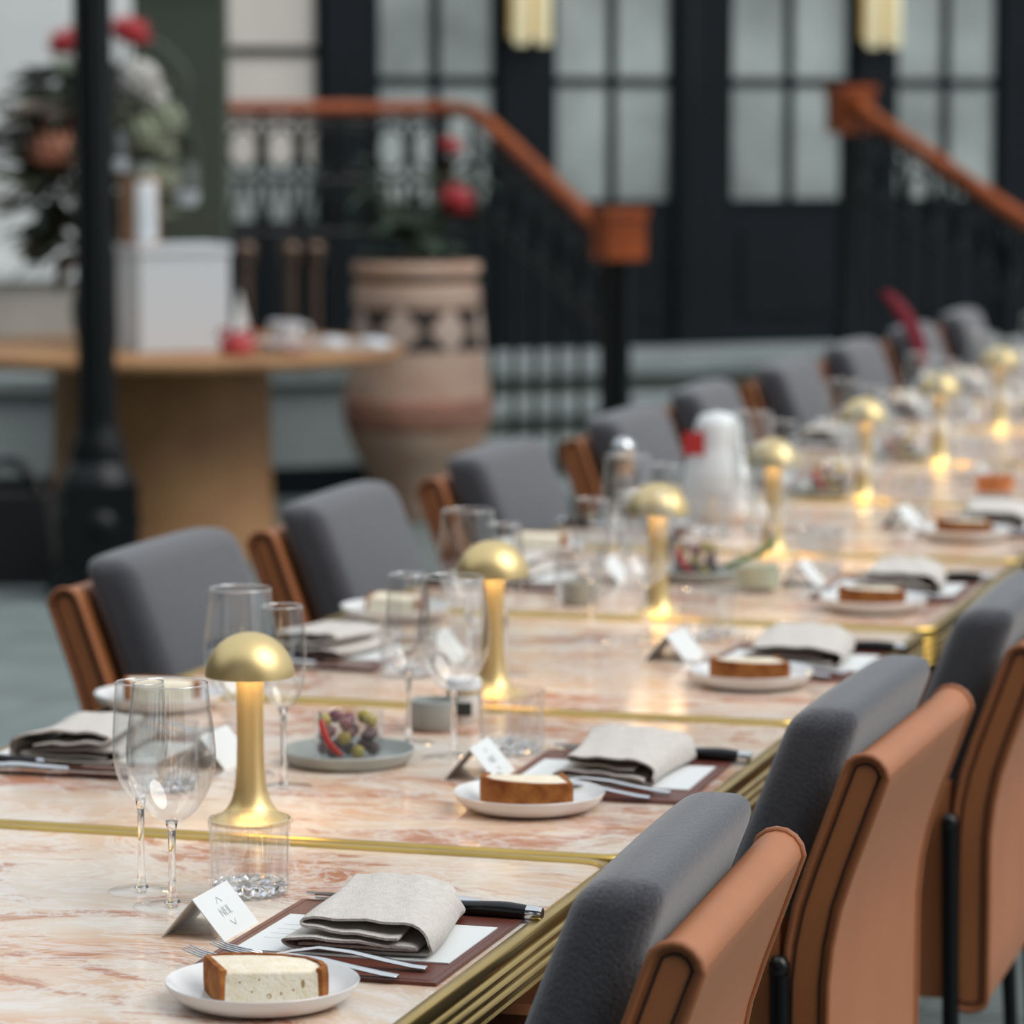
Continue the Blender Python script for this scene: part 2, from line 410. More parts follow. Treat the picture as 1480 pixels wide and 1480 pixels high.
def stair_flight(t, u0, v0, v1, zt0, zt1, n):
    """sloping part of a railing at u0 going out from the wall"""
    for k in range(n+1):
        a = k/n; v = v0+(v1-v0)*a; z = zt0+(zt1-zt0)*a
        zf = LEVEL if v < .95 else max(0, LEVEL-.125*(1+math.floor((v-.95)/.4))) if v < 2.15 else 0
        obj('baluster', mesh('bal', *tube([(u0, -v, zf), (u0, -v, z)], .013, 8)), IRON, t)
        if k < n:
            vm = v0+(v1-v0)*(a+.5/n); zm = zt0+(zt1-zt0)*(a+.5/n)
            # oval ornament between balusters
            obj('ornament', mesh('oval', *tube([(u0, -vm+.07*math.cos(2*PI*q/16), zm-.19+.10*math.sin(2*PI*q/16)) for q in range(16)], .010, 6, closed=True)), IRON, t)
    obj('lower_rail', mesh('lr', *tube([(u0, -v0, zt0-.34), (u0, -v1, zt1-.34)], .014, 8)), IRON, t)
    obj('upper_rail', mesh('ur', *tube([(u0, -v0, zt0-.05), (u0, -v1, zt1-.05)], .012, 8)), IRON, t)
# first railing: level along the landing, then down the steps
t = thing('stair_railing', 'black iron railing with mahogany handrail ending in a square newel beside the urn', 'railing', wl(0, 0, 0), WROT)
pts = catmull([(-1.66, -.93, 1.52), (-1.2, -.93, 1.52), (-.80, -.93, 1.52), (-.66, -.96, 1.52), (-.60, -1.06, 1.505), (-.60, -1.3, 1.44), (-.60, -1.8, 1.27), (-.60, -2.3, 1.10), (-.60, -2.42, 1.075)], 6)
obj('handrail', mesh('handrail', *rail_section(pts), smooth=True), WOOD, t)
stair_flight(t, -.60, 1.08, 2.36, 1.46, 1.05, 6)
obj('newel_post', mesh('np', *lathe([(0, 0), (.07, 0), (.07, .08), (.045, .1), (.045, .97), (.06, 1.0), (0, 1.0)], 16), angle=.7), IRON, t, (-.60, -2.5, 0))
cap = obj('newel_block', newel_me, WOOD, t, (-.60, -2.5, .98))
obj('cap_moulding', bevelbox('capm', -.082, .082, -.082, .082, 0, .032, .012, 2), WOOD, cap, (0, 0, .15))
for k in range(7):
    u = -.66-.152*k
    obj('baluster', mesh('bal', *tube([(u, -.93, LEVEL), (u, -.93, 1.5)], .014, 8)), IRON, t)
    if k < 6:
        um = u-.076
        obj('ornament', mesh('orn', *tube([(um+.062*math.cos(2*PI*q/16), -.93, 1.36+.085*math.sin(2*PI*q/16)) for q in range(16)], .010, 6, closed=True)), IRON, t)
        obj('ornament', mesh('arch', *tube(catmull([(u-.012, -.93, 1.05), (um+.03, -.93, 1.18), (um, -.93, 1.25), (um-.03, -.93, 1.18), (u-.14, -.93, 1.05)], 3), .010, 6)), IRON, t)
for zz in (1.47, 1.24, 1.04, .56): obj('level_rail', mesh('lv', *tube([(-1.64, -.93, zz), (-.64, -.93, zz)], .013, 8)), IRON, t)
# bronze collars low on the landing balusters
BRONZE = pm('worn_bronze', (.17, .115, .085), .42, .6)
for u in (-1.50, -1.32, -1.22): 
    obj('bronze_sleeve', mesh('sl', *lathe([(0, 0), (.02, 0), (.02, .36), (.034, .375), (.034, .40), (.045, .43), (.03, .45), (0, .45)], 12), angle=.7), BRONZE, t, (u, -.97, LEVEL+.05))
# second railing, with its block newel at the top
t = thing('stair_railing', 'black iron railing whose mahogany handrail drops from a block newel below the wall light', 'railing', wl(0, 0, 0), WROT)
pts = catmull([(1.12, -1.0, 1.55), (1.10, -1.15, 1.50), (1.08, -1.7, 1.34), (1.06, -2.4, 1.13), (1.06, -3.0, .96)], 6)
obj('handrail', mesh('handrail', *rail_section(pts), smooth=True), WOOD, t)
stair_flight(t, 1.08, 1.1, 2.75, 1.51, 1.02, 8)
obj('newel_post', mesh('np', *lathe([(0, LEVEL), (.055, LEVEL), (.055, .6), (.045, .62), (.045, 1.43), (0, 1.43)], 16), angle=.7), IRON, t, (1.13, -.93, 0))
cap = obj('newel_block', newel_me, WOOD, t, (1.13, -.93, 1.42))
obj('cap_moulding', bevelbox('capm', -.082, .082, -.082, .082, 0, .032, .012, 2), WOOD, cap, (0, 0, .165))
obj('newel_post', mesh('np2', *lathe([(0, 0), (.06, 0), (.045, .1), (.045, .9), (0, .9)], 16), angle=.7), IRON, t, (1.06, -3.0, 0))

# ---------------------------------------------------------------- green pillar behind the bar table
gp = cg(-1.215, 13.42, 0)
GREEN = pm('dark_green_paint', (.062, .078, .058), .75, var=.12, vscale=2)
t = struct(obj('pillar_green', bevelbox('pillar', -.165, .165, -.12, .12, .0, 3.2, .03, 3), GREEN, None, gp, (0, 0, YAW)))
obj('pillar_capital', mesh('capital', *prism([(x, y) for x, y in roundrect(.20, .15, .04)], 1.98, 2.10)), GREEN, t)
obj('pillar_base', bevelbox('pbase', -.19, .19, -.145, .145, 0, .16, .02, 2), GREEN, t)

# ---------------------------------------------------------------- iron column
t = thing('iron_column', 'black fluted iron lamp column on a square stepped pedestal', 'column', cg(-1.285, 11.2, 0), YAW+.2)
obj('pedestal', bevelbox('ped', -.155, .155, -.155, .155, 0, .10, .012, 2), IRON, t)
obj('pedestal_block', bevelbox('ped2', -.115, .115, -.115, .115, .10, .36, .012, 2), IRON, t)
for a in range(4):
    M = Matrix.Rotation(a*PI/2, 4, 'Z')
    obj('boss', mesh('boss', *xf(lathe([(0, .02), (.03, .016), (.05, .0)], 16), M @ Matrix.Translation((0, -.113, .23)) @ Matrix.Rotation(PI/2, 4, 'X')), smooth=True), IRON, t)
obj('collar', mesh('collar', *lathe([(.115, .36), (.10, .40), (.085, .42), (.09, .45), (.07, .50), (.064, .54)], 24), angle=.7), IRON, t)
fp = []
for k in range(48):
    a = 2*PI*k/48; rr = .060-.005*abs(math.sin(a*6)); fp.append((rr*math.cos(a), rr*math.sin(a)))
obj('shaft', mesh('shaft', *prism(fp, .5, 3.4)), IRON, t)

# ---------------------------------------------------------------- round bar table with a drum base
OAK = pm('oak_veneer', (.40, .215, .095), .6, var=.45, vscale=4, col2=(.28, .14, .058))
TBX, TBD = -1.20, 12.4
t = thing('round_table', 'round oak table on a wide drum base behind the iron column', 'table', cg(TBX, TBD, 0), YAW)
obj('table_top', mesh('rt', *lathe([(0, .665), (.79, .665), (.82, .675), (.825, .69), (.82, .705), (.80, .71), (0, .71)], 64), angle=.6), OAK, t)
obj('drum_base', mesh('drum', *lathe([(0, 0), (.395, 0), (.39, .05), (.375, .25), (.37, .665), (0, .665)], 64), angle=.6), OAK, t)
ZT = .71
WHITE = pm('matte_white', (.62, .66, .69), .6)
t = thing('lidded_box', 'white lidded card box standing on the round oak table', 'box', cg(-1.135, 12.16, ZT), YAW+.40)
obj('box_body', bevelbox('bb', -.155, .155, -.13, .13, 0, .325, .006, 2), WHITE, t)
obj('lid', bevelbox('bl', -.163, .163, -.138, .138, .325, .352, .006, 2), WHITE, t)
COPPER = pm('copper_tint_glass', (.52, .30, .18), .25, .7)
t = thing('candle_jar', 'tall white candle in a copper backed glass on the white box', 'candle', cg(-1.235, 12.14, ZT+.352), YAW)
obj('candle', mesh('cdl', *lathe([(0, .006), (.052, .006), (.055, .015), (.055, .205), (.05, .215), (0, .212)], 28), angle=.7), WHITE, t)
obj('copper_sleeve', mesh('slv', *lathe([(.058, 0), (.066, 0), (.066, .225), (.062, .225), (.058, .18)], 28, closed=True), angle=.7), COPPER, t, (-.006, .012, 0))
obj('glass_collar', mesh('gc', *lathe([(.045, .225), (.049, .225), (.049, .275), (.045, .275)], 28, closed=True), angle=.7), GLASS, t)
wire_m = pm('fine_wire', (.25, .25, .24), .4, .8)
for (x, d, z, nm) in ((-1.33, 12.2, 1.29, 'small glass votive hanging among the flowers beside the iron column'), (-1.092, 12.2, 1.18, 'small glass votive hanging in front of the green pillar')):
    t = thing('hanging_votive', nm, 'candle holder', cg(x, d, z), YAW, 'hanging glass votives')
    obj('glass_cup', mesh('vc', *lathe([(0, .0), (.035, .004), (.05, .03), (.05, .10), (.044, .12), (.044, .15), (.041, .15), (.041, .12), (.046, .10), (.046, .032), (.033, .010), (0, .008)], 24), angle=.7), GLASS, t)
    obj('wax', mesh('wx', *lathe([(0, .01), (.032, .012), (.044, .032), (.045, .055), (0, .055)], 20), angle=.7), WHITE, t)
    obj('wire', mesh('wr', *tube(catmull([(-.046, 0, .13), (-.03, 0, .24), (0, 0, .34), (.03, 0, .24), (.046, 0, .13)], 4), .0022, 5)), wire_m, t)
    obj('hook_wire', mesh('hw', *tube(catmull([(0, 0, .33), (.01, 0, .45), (-.10, .08, .56), (-.16, .18, .52)], 4), .003, 5)), wire_m, t)

# ---------------------------------------------------------------- flower arrangement
LEAFG = pm('dark_leaf', (.022, .036, .018), .6, var=.5, vscale=20)
LEAFB = pm('bronze_leaf', (.075, .052, .025), .5, var=.5, vscale=20)
LEAFS = pm('sage_leaf', (.20, .235, .16), .6, var=.3, vscale=20)
def leaf_mesh(name, L, W, bend):
    v, f = [], []; n = 6
    for k in range(n+1):
        a = k/n; ww = W*math.sin(PI*min(1, a*.97+.03))**.8*(1-.25*a); z = bend*a*a
        v += [(-ww, a*L, z+ww*.25), (0, a*L, z-.002), (ww, a*L, z+ww*.25)]
    for k in range(n):
        b = 3*k; f += [(b, b+1, b+4, b+3), (b+1, b+2, b+5, b+4)]
    nv = len(v); v += [(x, y, z-.0015) for x, y, z in v]; f += [tuple(i+nv for i in reversed(q)) for q in f]
    return mesh(name, v, f, smooth=True)
LFA = leaf_mesh('leaf_a', .16, .028, -.05); LFB = leaf_mesh('leaf_b', .14, .046, -.03); LFC = leaf_mesh('leaf_c', .20, .016, -.08)
def puff(name, R, n, pr):
    parts = []
    for k in range(n):
        z = 1-2*(k+.5)/n; a = k*2.399963; q = math.sqrt(1-z*z)
        c = Vector((q*math.cos(a), q*math.sin(a), z))*R
        parts.append(xf(lathe([(0, -pr), (pr*.8, -pr*.5), (pr, 0), (pr*.8, pr*.5), (0, pr)], 6), Matrix.Translation(c)))
    parts.append(lathe([(0, -R), (R*.7, -R*.7), (R, 0), (R*.7, R*.7), (0, R)], 12))
    return mesh(name, *join(*parts), smooth=True)
HYD = puff('hydrangea', .055, 46, .020)
def protea(name):
    parts = []
    for ringk, (r0, L, tl, n) in enumerate(((.018, .085, .25, 12), (.026, .075, .5, 14), (.03, .06, .8, 14))):
        for k in range(n):
            a = 2*PI*k/n+ringk*.2
            v = [(-.008, 0, 0), (.008, 0, 0), (.012, 0, L*.5), (0, -.004, L), (-.012, 0, L*.5), (0, -.006, L*.5)]
            f = [(0, 1, 5), (1, 2, 5), (2, 3, 5), (3, 4, 5), (4, 0, 5), (0, 4, 3, 2, 1)]
            parts.append(xf((v, f), Matrix.Rotation(a, 4, 'Z') @ Matrix.Translation((0, -r0, 0)) @ Matrix.Rotation(tl, 4, 'X')))
    parts.append(lathe([(0, -.01), (.02, 0), (.028, .03), (.016, .06), (0, .07)], 12))
    return mesh(name, *join(*parts), smooth=True)
PROT = protea('protea')
PEACH = pm('peach_petal', (.48, .20, .12), .6, var=.4, vscale=25); REDP = pm('coral_red_petal', (.55, .045, .055), .5, var=.35, vscale=25)
WHP = pm('white_petal', (.60, .58, .55), .7, var=.2, vscale=25); GRP = pm('pale_green_petal', (.34, .37, .26), .7, var=.3, vscale=25)
STEMM = pm('stem_green', (.05, .075, .03), .6)
t = thing('flower_arrangement', 'tall arrangement of red, peach and white blooms with dark leaves behind the iron column', 'flowers', cg(-1.42, 12.58, ZT), YAW)
obj('vase', mesh('vs', *lathe([(0, 0), (.08, 0), (.10, .03), (.11, .12), (.085, .24), (.07, .30), (.08, .33), (.07, .33), (.06, .30), (0, .28)], 32), angle=.8), pm('dark_vase', (.02, .022, .02), .35), t)
blooms = [(PROT, REDP, (.10, -.05, 1.03), 1.15), (PROT, REDP, (-.10, -.04, 1.00), 1.0), (HYD, WHP, (.15, -.11, .90), 1.0), (HYD, WHP, (.19, -.09, .84), .75), (HYD, GRP, (.23, -.08, .76), .95), (HYD, GRP, (.16, -.10, .72), 1.0), (HYD, GRP, (.08, -.06, .78), 1.0), (HYD, GRP, (.22, -.08, .66), .7), (HYD, GRP, (.17, -.09, .56), .85), (HYD, GRP, (.24, -.06, .56), .6),
          (PROT, PEACH, (-.13, -.12, .60), 1.75), (PROT, PEACH, (-.10, -.05, .74), 1.2), (HYD, WHP, (.02, -.05, .86), .9)]
for me_, ma, p, sc in blooms:
    obj('bloom', me_, ma, t, p, (random.uniform(-.5, .1), random.uniform(-.3, .5)*(1 if p[0] > 0 else -1), random.uniform(0, 6)), (sc, sc, sc))
    obj('stem', mesh('stm', *tube(catmull([(0, 0, .25), (p[0]*.4, p[1]*.5, .25+(p[2]-.25)*.5), p], 4), .005, 6)), STEMM, t)
for k in range(290):
    a = random.uniform(0, 2*PI); h = random.uniform(.30, .92); rad = (.07+.12*math.sin(min(1, max(0, (h-.25)/.7))*PI))*random.uniform(.25, 1.15)
    p = (rad*math.cos(a)*1.0-.06, rad*math.sin(a)*.8, h)
    me_ = random.choice((LFA, LFB, LFA, LFC)); ma = LEAFS if (k % 9 == 0) else (LEAFB if k % 4 == 0 else LEAFG)
    obj('leaf', me_, ma, t, p, (random.uniform(-.5, .9), random.uniform(-1.2, 1.2), a-PI/2), [random.uniform(.8, 1.3)]*3)
for k in range(7):
    p0 = Vector((-.12, -.02, .45)); e = Vector((-.34-.03*k % .07, -.05, .50+.06*k))
    obj('twig', mesh('twg', *tube(catmull([p0, (p0+e)*.5+Vector((0, 0, .05)), e], 4), [.004]*8+[.002], 5)), LEAFB, t)

# small things on the round table
t = thing('tented_sign', 'narrow white card leaning beside the white box', 'sign', cg(-.915, 12.19, ZT), YAW+.15)
obj('card_face', mesh('cf', *prism([(-.03, 0), (.05, 0), (.0, .20)], -.002, .002)), PAPER, t, (0, 0, 0), (PI/2-.12, 0, 0))
RED = pm('red_satin', (.42, .008, .012), .35, sheen=.3)
t = thing('ribbon_pouch', 'small red pouch tied with a bow on the round table', 'pouch', cg(-.90, 11.86, ZT), YAW)
obj('pouch_body', mesh('pb', *lathe([(0, 0), (.05, .0), (.062, .02), (.055, .045), (.03, .058), (.04, .072), (0, .07)], 24), smooth=True), RED, t)
for sg in (-1, 1): obj('bow_loop', mesh('bow', *tube(catmull([(0, 0, .06), (sg*.04, -.01, .085), (sg*.06, 0, .065), (sg*.035, .008, .05)], 4, closed=True), .007, 6, closed=True)), RED, t)
WPORC = pm('cool_white', (.66, .69, .73), .35)
t = thing('white_cup', 'white cup with handle among the small things on the round table', 'cup', cg(-.755, 12.05, ZT), YAW)
obj('cup_body', mesh('cb', *lathe([(0, 0), (.035, 0), (.045, .02), (.055, .10), (.05, .10), (.04, .02), (0, .012)], 28), angle=.8), WPORC, t)
obj('handle', mesh('chd', *tube(catmull([(.05, 0, .085), (.08, 0, .08), (.075, 0, .04), (.045, 0, .03)], 4), .006, 6)), WPORC, t)
o = tag(obj('soap_dish', mesh('dish', *lathe([(0, .004), (.04, .004), (.075, .028), (.078, .028), (.045, 0), (0, 0)], 32), angle=.8), WPORC, None, cg(-.80, 11.90, ZT), (0, 0, 0), (.6, .5, 1.6)), 'shallow white dish beside the red pouch', 'dish')
o = tag(obj('rose_dish', mesh('dish2', *lathe([(0, .004), (.03, .004), (.05, .03), (.053, .03), (.034, 0), (0, 0)], 28), angle=.8), pm('pale_pink_glaze', (.55, .38, .38), .4), None, cg(-.715, 11.86, ZT)), 'small pale pink dish at the table edge', 'dish')
v, f = [], []
for i in range(13):
    x = -.14+.28*i/12; z = .030*abs(math.sin((x/.14)*PI*.5))**.5*(1 if abs(x) > .01 else 0)+.006
    z = .012+.022*math.sin(PI*abs(x)/.14)
    v += [(x, -.10, 0 if abs(x) < .001 else .002), (x, .10, .002), (x, .10, z), (x, -.10, z)]
for i in range(12):
    b = 4*i
    for k in range(4): f.append((b+k, b+(k+1) % 4, b+4+(k+1) % 4, b+4+k))
f += [(3, 2, 1, 0), (48, 49, 50, 51)]
tag(obj('guest_book', mesh('gbook', v, f), WPORC, None, cg(-.56, 12.22, ZT), (0, 0, YAW-.2)), 'open white guest book lying at the edge of the round table', 'book')
for k in range(7):
    tag(obj('petal', mesh('ptl', *lathe([(0, 0), (.012, .002), (.014, .004), (0, .005)], 8), smooth=True), REDP, None, cg(-1.17+.028*k+random.uniform(-.008, .008), 11.80+random.uniform(-.02, .03), ZT), (0, 0, 0), (1.3, .8, 1)), 'loose red petal scattered before the white box', 'petal', 'loose red petals')

# black bag at the foot of the column
t = thing('black_bag', 'black soft bag slumped on the floor beside the iron column', 'bag', cg(-1.60, 11.55, 0), YAW)
def slump(x, y, z): return (x*(1-.25*z/.33)+.02*math.sin(y*20), y*(1-.2*z/.33), z*(1-.15*abs(x)/.2))
obj('bag_body', bevelbox('bagb', -.17, .17, -.12, .12, 0, .33, .06, 4, slump), pm('black_cloth', (.008, .008, .009), .8), t)
for yy in (-.05, .05): obj('strap', mesh('strp', *tube(catmull([(-.09, yy, .27), (-.06, yy*1.3, .38), (.04, yy*1.3, .37), (.09, yy, .27)], 5), .010, 6)), BLACKGLOSS, t)

# ---------------------------------------------------------------- terracotta urn with plant
URNX, URND = -.352, 13.42
TERRA = pm('pale_terracotta', (.54, .40, .31), .85, var=.35, vscale=5, col2=(.46, .28, .20)); MOTIF = pm('urn_dark_paint', (.035, .028, .025), .8); URNB = pm('urn_pink_band', (.40, .20, .14), .85, var=.3, vscale=9); URNW = pm('urn_pale_paint', (.55, .43, .36), .85, var=.2, vscale=9)
prof = [(0, 0), (.125, 0), (.135, .02), (.15, .08), (.19, .18), (.245, .28), (.27, .37), (.272, .44), (.262, .53), (.25, .62), (.242, .70), (.235, .78), (.232, .86), (.222, .885), (.222, .90), (.236, .915), (.236, .95), (.212, .955), (.205, .90), (.20, .80), (0, .78)]
cp = catmull([(r, z, 0) for r, z in prof[1:13]], 3)
prof2 = [(0, 0)]+[(p.x, p.y) for p in cp]+prof[13:]
def urn_r(z):
    for a, b in zip(cp, cp[1:]):
        if a.y <= z <= b.y: return a.x+(b.x-a.x)*(z-a.y)/max(1e-6, b.y-a.y)
    return .233
t = thing('terracotta_urn', 'large pale terracotta urn with dark painted hourglass band', 'urn', cg(URNX, URND, 0), YAW)
obj('urn_body', mesh('urn', *lathe(prof2, 56), smooth=True), TERRA, t)
def band(z0, z1, off=.0025, n=6): 
    pr_ = [(urn_r(z0)-.004, z0)]+[(urn_r(z0+(z1-z0)*k/n)+off, z0+(z1-z0)*k/n) for k in range(n+1)]+[(urn_r(z1)-.004, z1)]
    return lathe(pr_, 56, closed=True)
obj('painted_band', mesh('b1', *band(.34, .46), smooth=True), URNB, t)
obj('painted_band', mesh('b2', *band(.815, .845), smooth=True), URNW, t)
obj('rim_line', mesh('b3', *lathe([(.224, .882), (.2255, .882), (.2255, .902), (.224, .902)], 56, closed=True)), MOTIF, t)
def motif(poly, th0):
    # polygon in (angle, z) laid on the urn surface, subdivided vertically
    vv = [((urn_r(z)+.003)*math.cos(th0+a), (urn_r(z)+.003)*math.sin(th0+a), z) for a, z in poly]
    vi = [((urn_r(z)-.003)*math.cos(th0+a), (urn_r(z)-.003)*math.sin(th0+a), z) for a, z in poly]; N = len(poly)
    return vv+vi, [tuple(range(N)), tuple(range(2*N-1, N-1, -1))]+[(i, (i+1) % N, N+(i+1) % N, N+i) for i in range(N)]
def strip_poly(w0, w1, z0, z1, n=8):
    # symmetric shape whose half angle runs from w0 at z0 to w1 at z1
    R = [(w0+(w1-w0)*k/n, z0+(z1-z0)*k/n) for k in range(n+1)]
    v, f = [], []
    for w_, z in R:
        for q in range(7):
            a_ = -w_+2*w_*q/6; r_ = urn_r(z)+.003; v.append((r_*math.cos(a_), r_*math.sin(a_), z))
    for k in range(n):
        for q in range(6): f.append((k*7+q, k*7+q+1, (k+1)*7+q+1, (k+1)*7+q))
    return v, f
hgm = mesh('hourglass', *join(strip_poly(.34, .05, .635, .71), strip_poly(.05, .34, .71, .79)))
dm = mesh('diamond', *join(strip_poly(.05, .26, .642, .71), strip_poly(.26, .05, .71, .783)))
for k in range(8):
    obj('hourglass_motif', hgm, MOTIF, t, rot=(0, 0, 2*PI*k/8+.16)); obj('diamond_motif', dm, URNW, t, rot=(0, 0, 2*PI*(k+.5)/8+.16))
t = thing('potted_plant', 'leafy green plant with a red flower growing in the urn', 'plant', cg(URNX, URND, .785), YAW)
obj('soil', mesh('soil', *lathe([(0, .0), (.198, .0), (.198, .04), (0, .05)], 28)), pm('soil', (.02, .015, .01), .95), t)
LEAFT = pm('blue_green_leaf', (.045, .085, .055), .45, var=.5, vscale=20)
for k in range(9):
    a = 2*PI*k/9; e = (.14*math.cos(a), .10*math.sin(a), .40+.1*math.sin(k*2.1))
    obj('stem', mesh('stm', *tube(catmull([(.02*math.cos(a), .02*math.sin(a), .03), (e[0]*.4, e[1]*.4, .25), e], 4), .006, 6)), STEMM, t)
for k in range(52):
    a = random.uniform(0, 2*PI); h = random.uniform(.06, .50); rad = .03+.17*(h/.5)**1.2*random.uniform(.6, 1)
    obj('leaf', random.choice((LFA, LFB, LFA)), LEAFT if k % 3 else LEAFG, t, (rad*math.cos(a), rad*math.sin(a)*.8, h), (random.uniform(-.1, .9), random.uniform(-.4, .4), a-PI/2), [random.uniform(.9, 1.4)]*3)
obj('red_bloom', PROT, REDP, t, (.13, -.10, .36), (-.2, .5, 0), (1.1, .9, 1.3)); obj('red_bloom', PROT, REDP, t, (.12, -.06, .57), (0, .3, 0), (.7, .7, .8))

# ================================================================= DINING TABLE
XC, L, Y0, HW, TT = -1.349, .8558, 3.4294, .439, .74
NU = 11
def YC(i): return Y0+(i-.5)*L
def rim_mesh():
    hx, hy = HW-.012, L/2-.0135
    path = roundrect(hx, hy, .034, 7); N = len(path)
    prof = [(-.004, -.045), (-.004, .001), (-.002, .0035), (.002, .0045), (.0065, .0042), (.0095, .0022), (.0110, -.001), (.0112, -.005), (.0100, -.0095), (.0078, -.0118)]
    for k in range(3):
        zc = -.0178-.0108*k
        prof += [(.0068+.0042*math.sin(PI*q/5), zc+.0050-.0100*q/5) for q in range(0, 6)]
    prof += [(.007, -.0475), (.009, -.050), (.007, -.053), (-.004, -.053)]
    M = len(prof); v, f = [], []
    for i in range(N):
        p, q, r = Vector(path[i-1]), Vector(path[i]), Vector(path[(i+1) % N])
        d = (r-p).normalized(); nn = Vector((d.y, -d.x))
        for a, z in prof: v.append((q.x+nn.x*a, q.y+nn.y*a, z))
    for i in range(N):
        j = (i+1) % N
        for k in range(M):
            m_ = (k+1) % M; f.append((i*M+k, j*M+k, j*M+m_, i*M+m_))
    return mesh('rim', v, f, angle=.55)
RIM = rim_mesh(); TOP = mesh('marble', *prism(roundrect(HW-.0155, L/2-.017, .031, 7), -.028, 0))
PCOL = mesh('pcol', *lathe([(0, .03), (.035, .03), (.035, .66), (.06, .68), (0, .68)], 20), angle=.7); PBASE = bevelbox('pbase', -.22, .22, -.22, .22, 0, .022, .008, 2); PTOP = mesh('ptop', *box(-.30, .30, -.28, .28, .68, TT-.028))
for i in range(NU):
    dx = (.004, .012, .002, .010, .0, .004)[i % 6]; 
    t = thing('dining_table', f'{ORD[i]} square rose marble table with brass edge, counted from the front', 'table', (XC+dx, YC(i), 0), (0, .006, -.004, .003)[i % 4], 'marble tables set end to end')
    obj('marble_top', TOP, MARBLE, t, (0, 0, TT)); obj('brass_rim', RIM, RIMBRASS, t, (0, 0, TT))
    obj('pedestal_column', PCOL, BLACKM, t); obj('pedestal_foot', PBASE, BLACKM, t); obj('support_plate', PTOP, BLACKM, t)

# ---------------------------------------------------------------- chairs (local +x = behind the sitter)
def cl(z):  # centre line of the back shell
    if z < .56: return 0
    if z > .68: return .018+.36*(z-.68)
    return .018*((z-.56)/.12)**2
def shell():
    zs = [.37, .42, .48, .54, .58, .62, .66, .70, .74, .78, .80]; th = .023; ring_ = []
    for z in zs: ring_.append((cl(z)+th, z))
    c = Vector((cl(.80), .80)); d = Vector((.36, 1)).normalized(); nrm = Vector((d.y, -d.x))
    for k in range(1, 8):
        a = PI*k/8; p = c+nrm*(th*math.cos(a))+d*(th*math.sin(a)); ring_.append((p.x, p.y))
    for z in reversed(zs): ring_.append((cl(z)-th, z))
    for k in range(1, 6):
        a = PI+PI*k/6; ring_.append((th*math.cos(a), .37+th*.6*math.sin(a)))
    return ring_
OUT = shell(); NO = len(OUT); HWC = .238
v = [(x, s*HWC, z) for s in (-1, 1) for x, z in OUT]
f = [(k, (k+1) % NO, NO+(k+1) % NO, NO+k) for k in range(NO)]+[tuple(range(NO-1, -1, -1)), tuple(range(NO, 2*NO))]
SHELL = mesh('shell', v, f, angle=.6)
PIPE = [mesh('piping', *tube([(x*1.0, s*(HWC+.001), z) for x, z in OUT], .0042, 6, closed=True), smooth=True) for s in (-1, 1)]
def inset_out(k_):
    o = []
    for i in range(NO):
        p, q, r = Vector(OUT[i-1]), Vector(OUT[i]), Vector(OUT[(i+1) % NO]); d = (r-p).normalized(); o.append((q.x-d.y*k_*1, q.y+d.x*k_*1))
    return o
INS = inset_out(.0085)
SEAM = [mesh('seam', *tube([(x, s*(HWC+.0004), z) for x, z in INS], .0016, 5, closed=True), smooth=True) for s in (-1, 1)]
def lean(x, y, z):
    b = .012*math.cos(PI*y/.46)*math.sin(PI*min(1, max(0, (z-.46)/.40)))
    crown = -.004*(abs(y)/.215)**3*max(0, (z-.80)/.065)
    return (x+cl(z)-.071-(b if x < 0 else 0), y, z+crown)
CUSH = roundbox('cushion', .038, .218, .455, .868, .027, 12, lean)
ARM = [bevelbox('arm', -.43, -.028, s*.218-.021, s*.218+.021, .37, .645, .016, 3) for s in (-1, 1)]
SEAT = bevelbox('seat', -.44, -.03, -.192, .192, .385, .425, .012, 2); SPAD = bevelbox('seat_pad', -.435, -.10, -.19, .19, .426, .485, .022, 3)
RLEG = [mesh('rleg', *tube([(-.026, s*.247, .60), (-.02, s*.250, .30), (-.005, s*.253, 0)], [.011, .011, .008], 12), angle=.7) for s in (-1, 1)]
FLEG = [mesh('fleg', *tube([(-.40, s*.205, .375), (-.41, s*.215, 0)], [.011, .008], 12), angle=.7) for s in (-1, 1)]
TIP = mesh('tip', *lathe([(0, .61), (.008, .608), (.0115, .600), (.0115, .59), (0, .59)], 12), smooth=True)
def chair(x, y, rz, label, group):
    t = thing('dining_chair', label, 'chair', (x, y, 0), rz, group)
    b = obj('back_shell', SHELL, LEATHER, t, label='tan leather shell wrapped over the chair back')
    for p in PIPE: obj('piping', p, LEATHER_D, b)
    for p in SEAM: obj('seam', p, pm('dark_stitch', (.05, .02, .012), .8), b)
    obj('back_cushion', CUSH, FELT, t, label='charcoal grey felt back cushion')
    for a in ARM: obj('arm_panel', a, LEATHER, t)
    obj('seat', SEAT, LEATHER, t); obj('seat_pad', SPAD, FELT, t)
    for k in (0, 1):
        g = obj('leg', RLEG[k], BLACKM, t); obj('leg_cap', TIP, BLACKGLOSS, g, (-.026, (-1, 1)[k]*.247, 0)); obj('leg', FLEG[k], BLACKM, t)
    return t
for k, (x, y, a) in enumerate([(-.759, 2.983, .045), (-.765, 3.875, -.015), (-.735, 4.70, .01), (-.765, 5.56, 0)]):
    chair(x, y, a, f'tan leather chair with its back turned, {ORD[k]} from the front', 'chairs with leather backs turned to view')
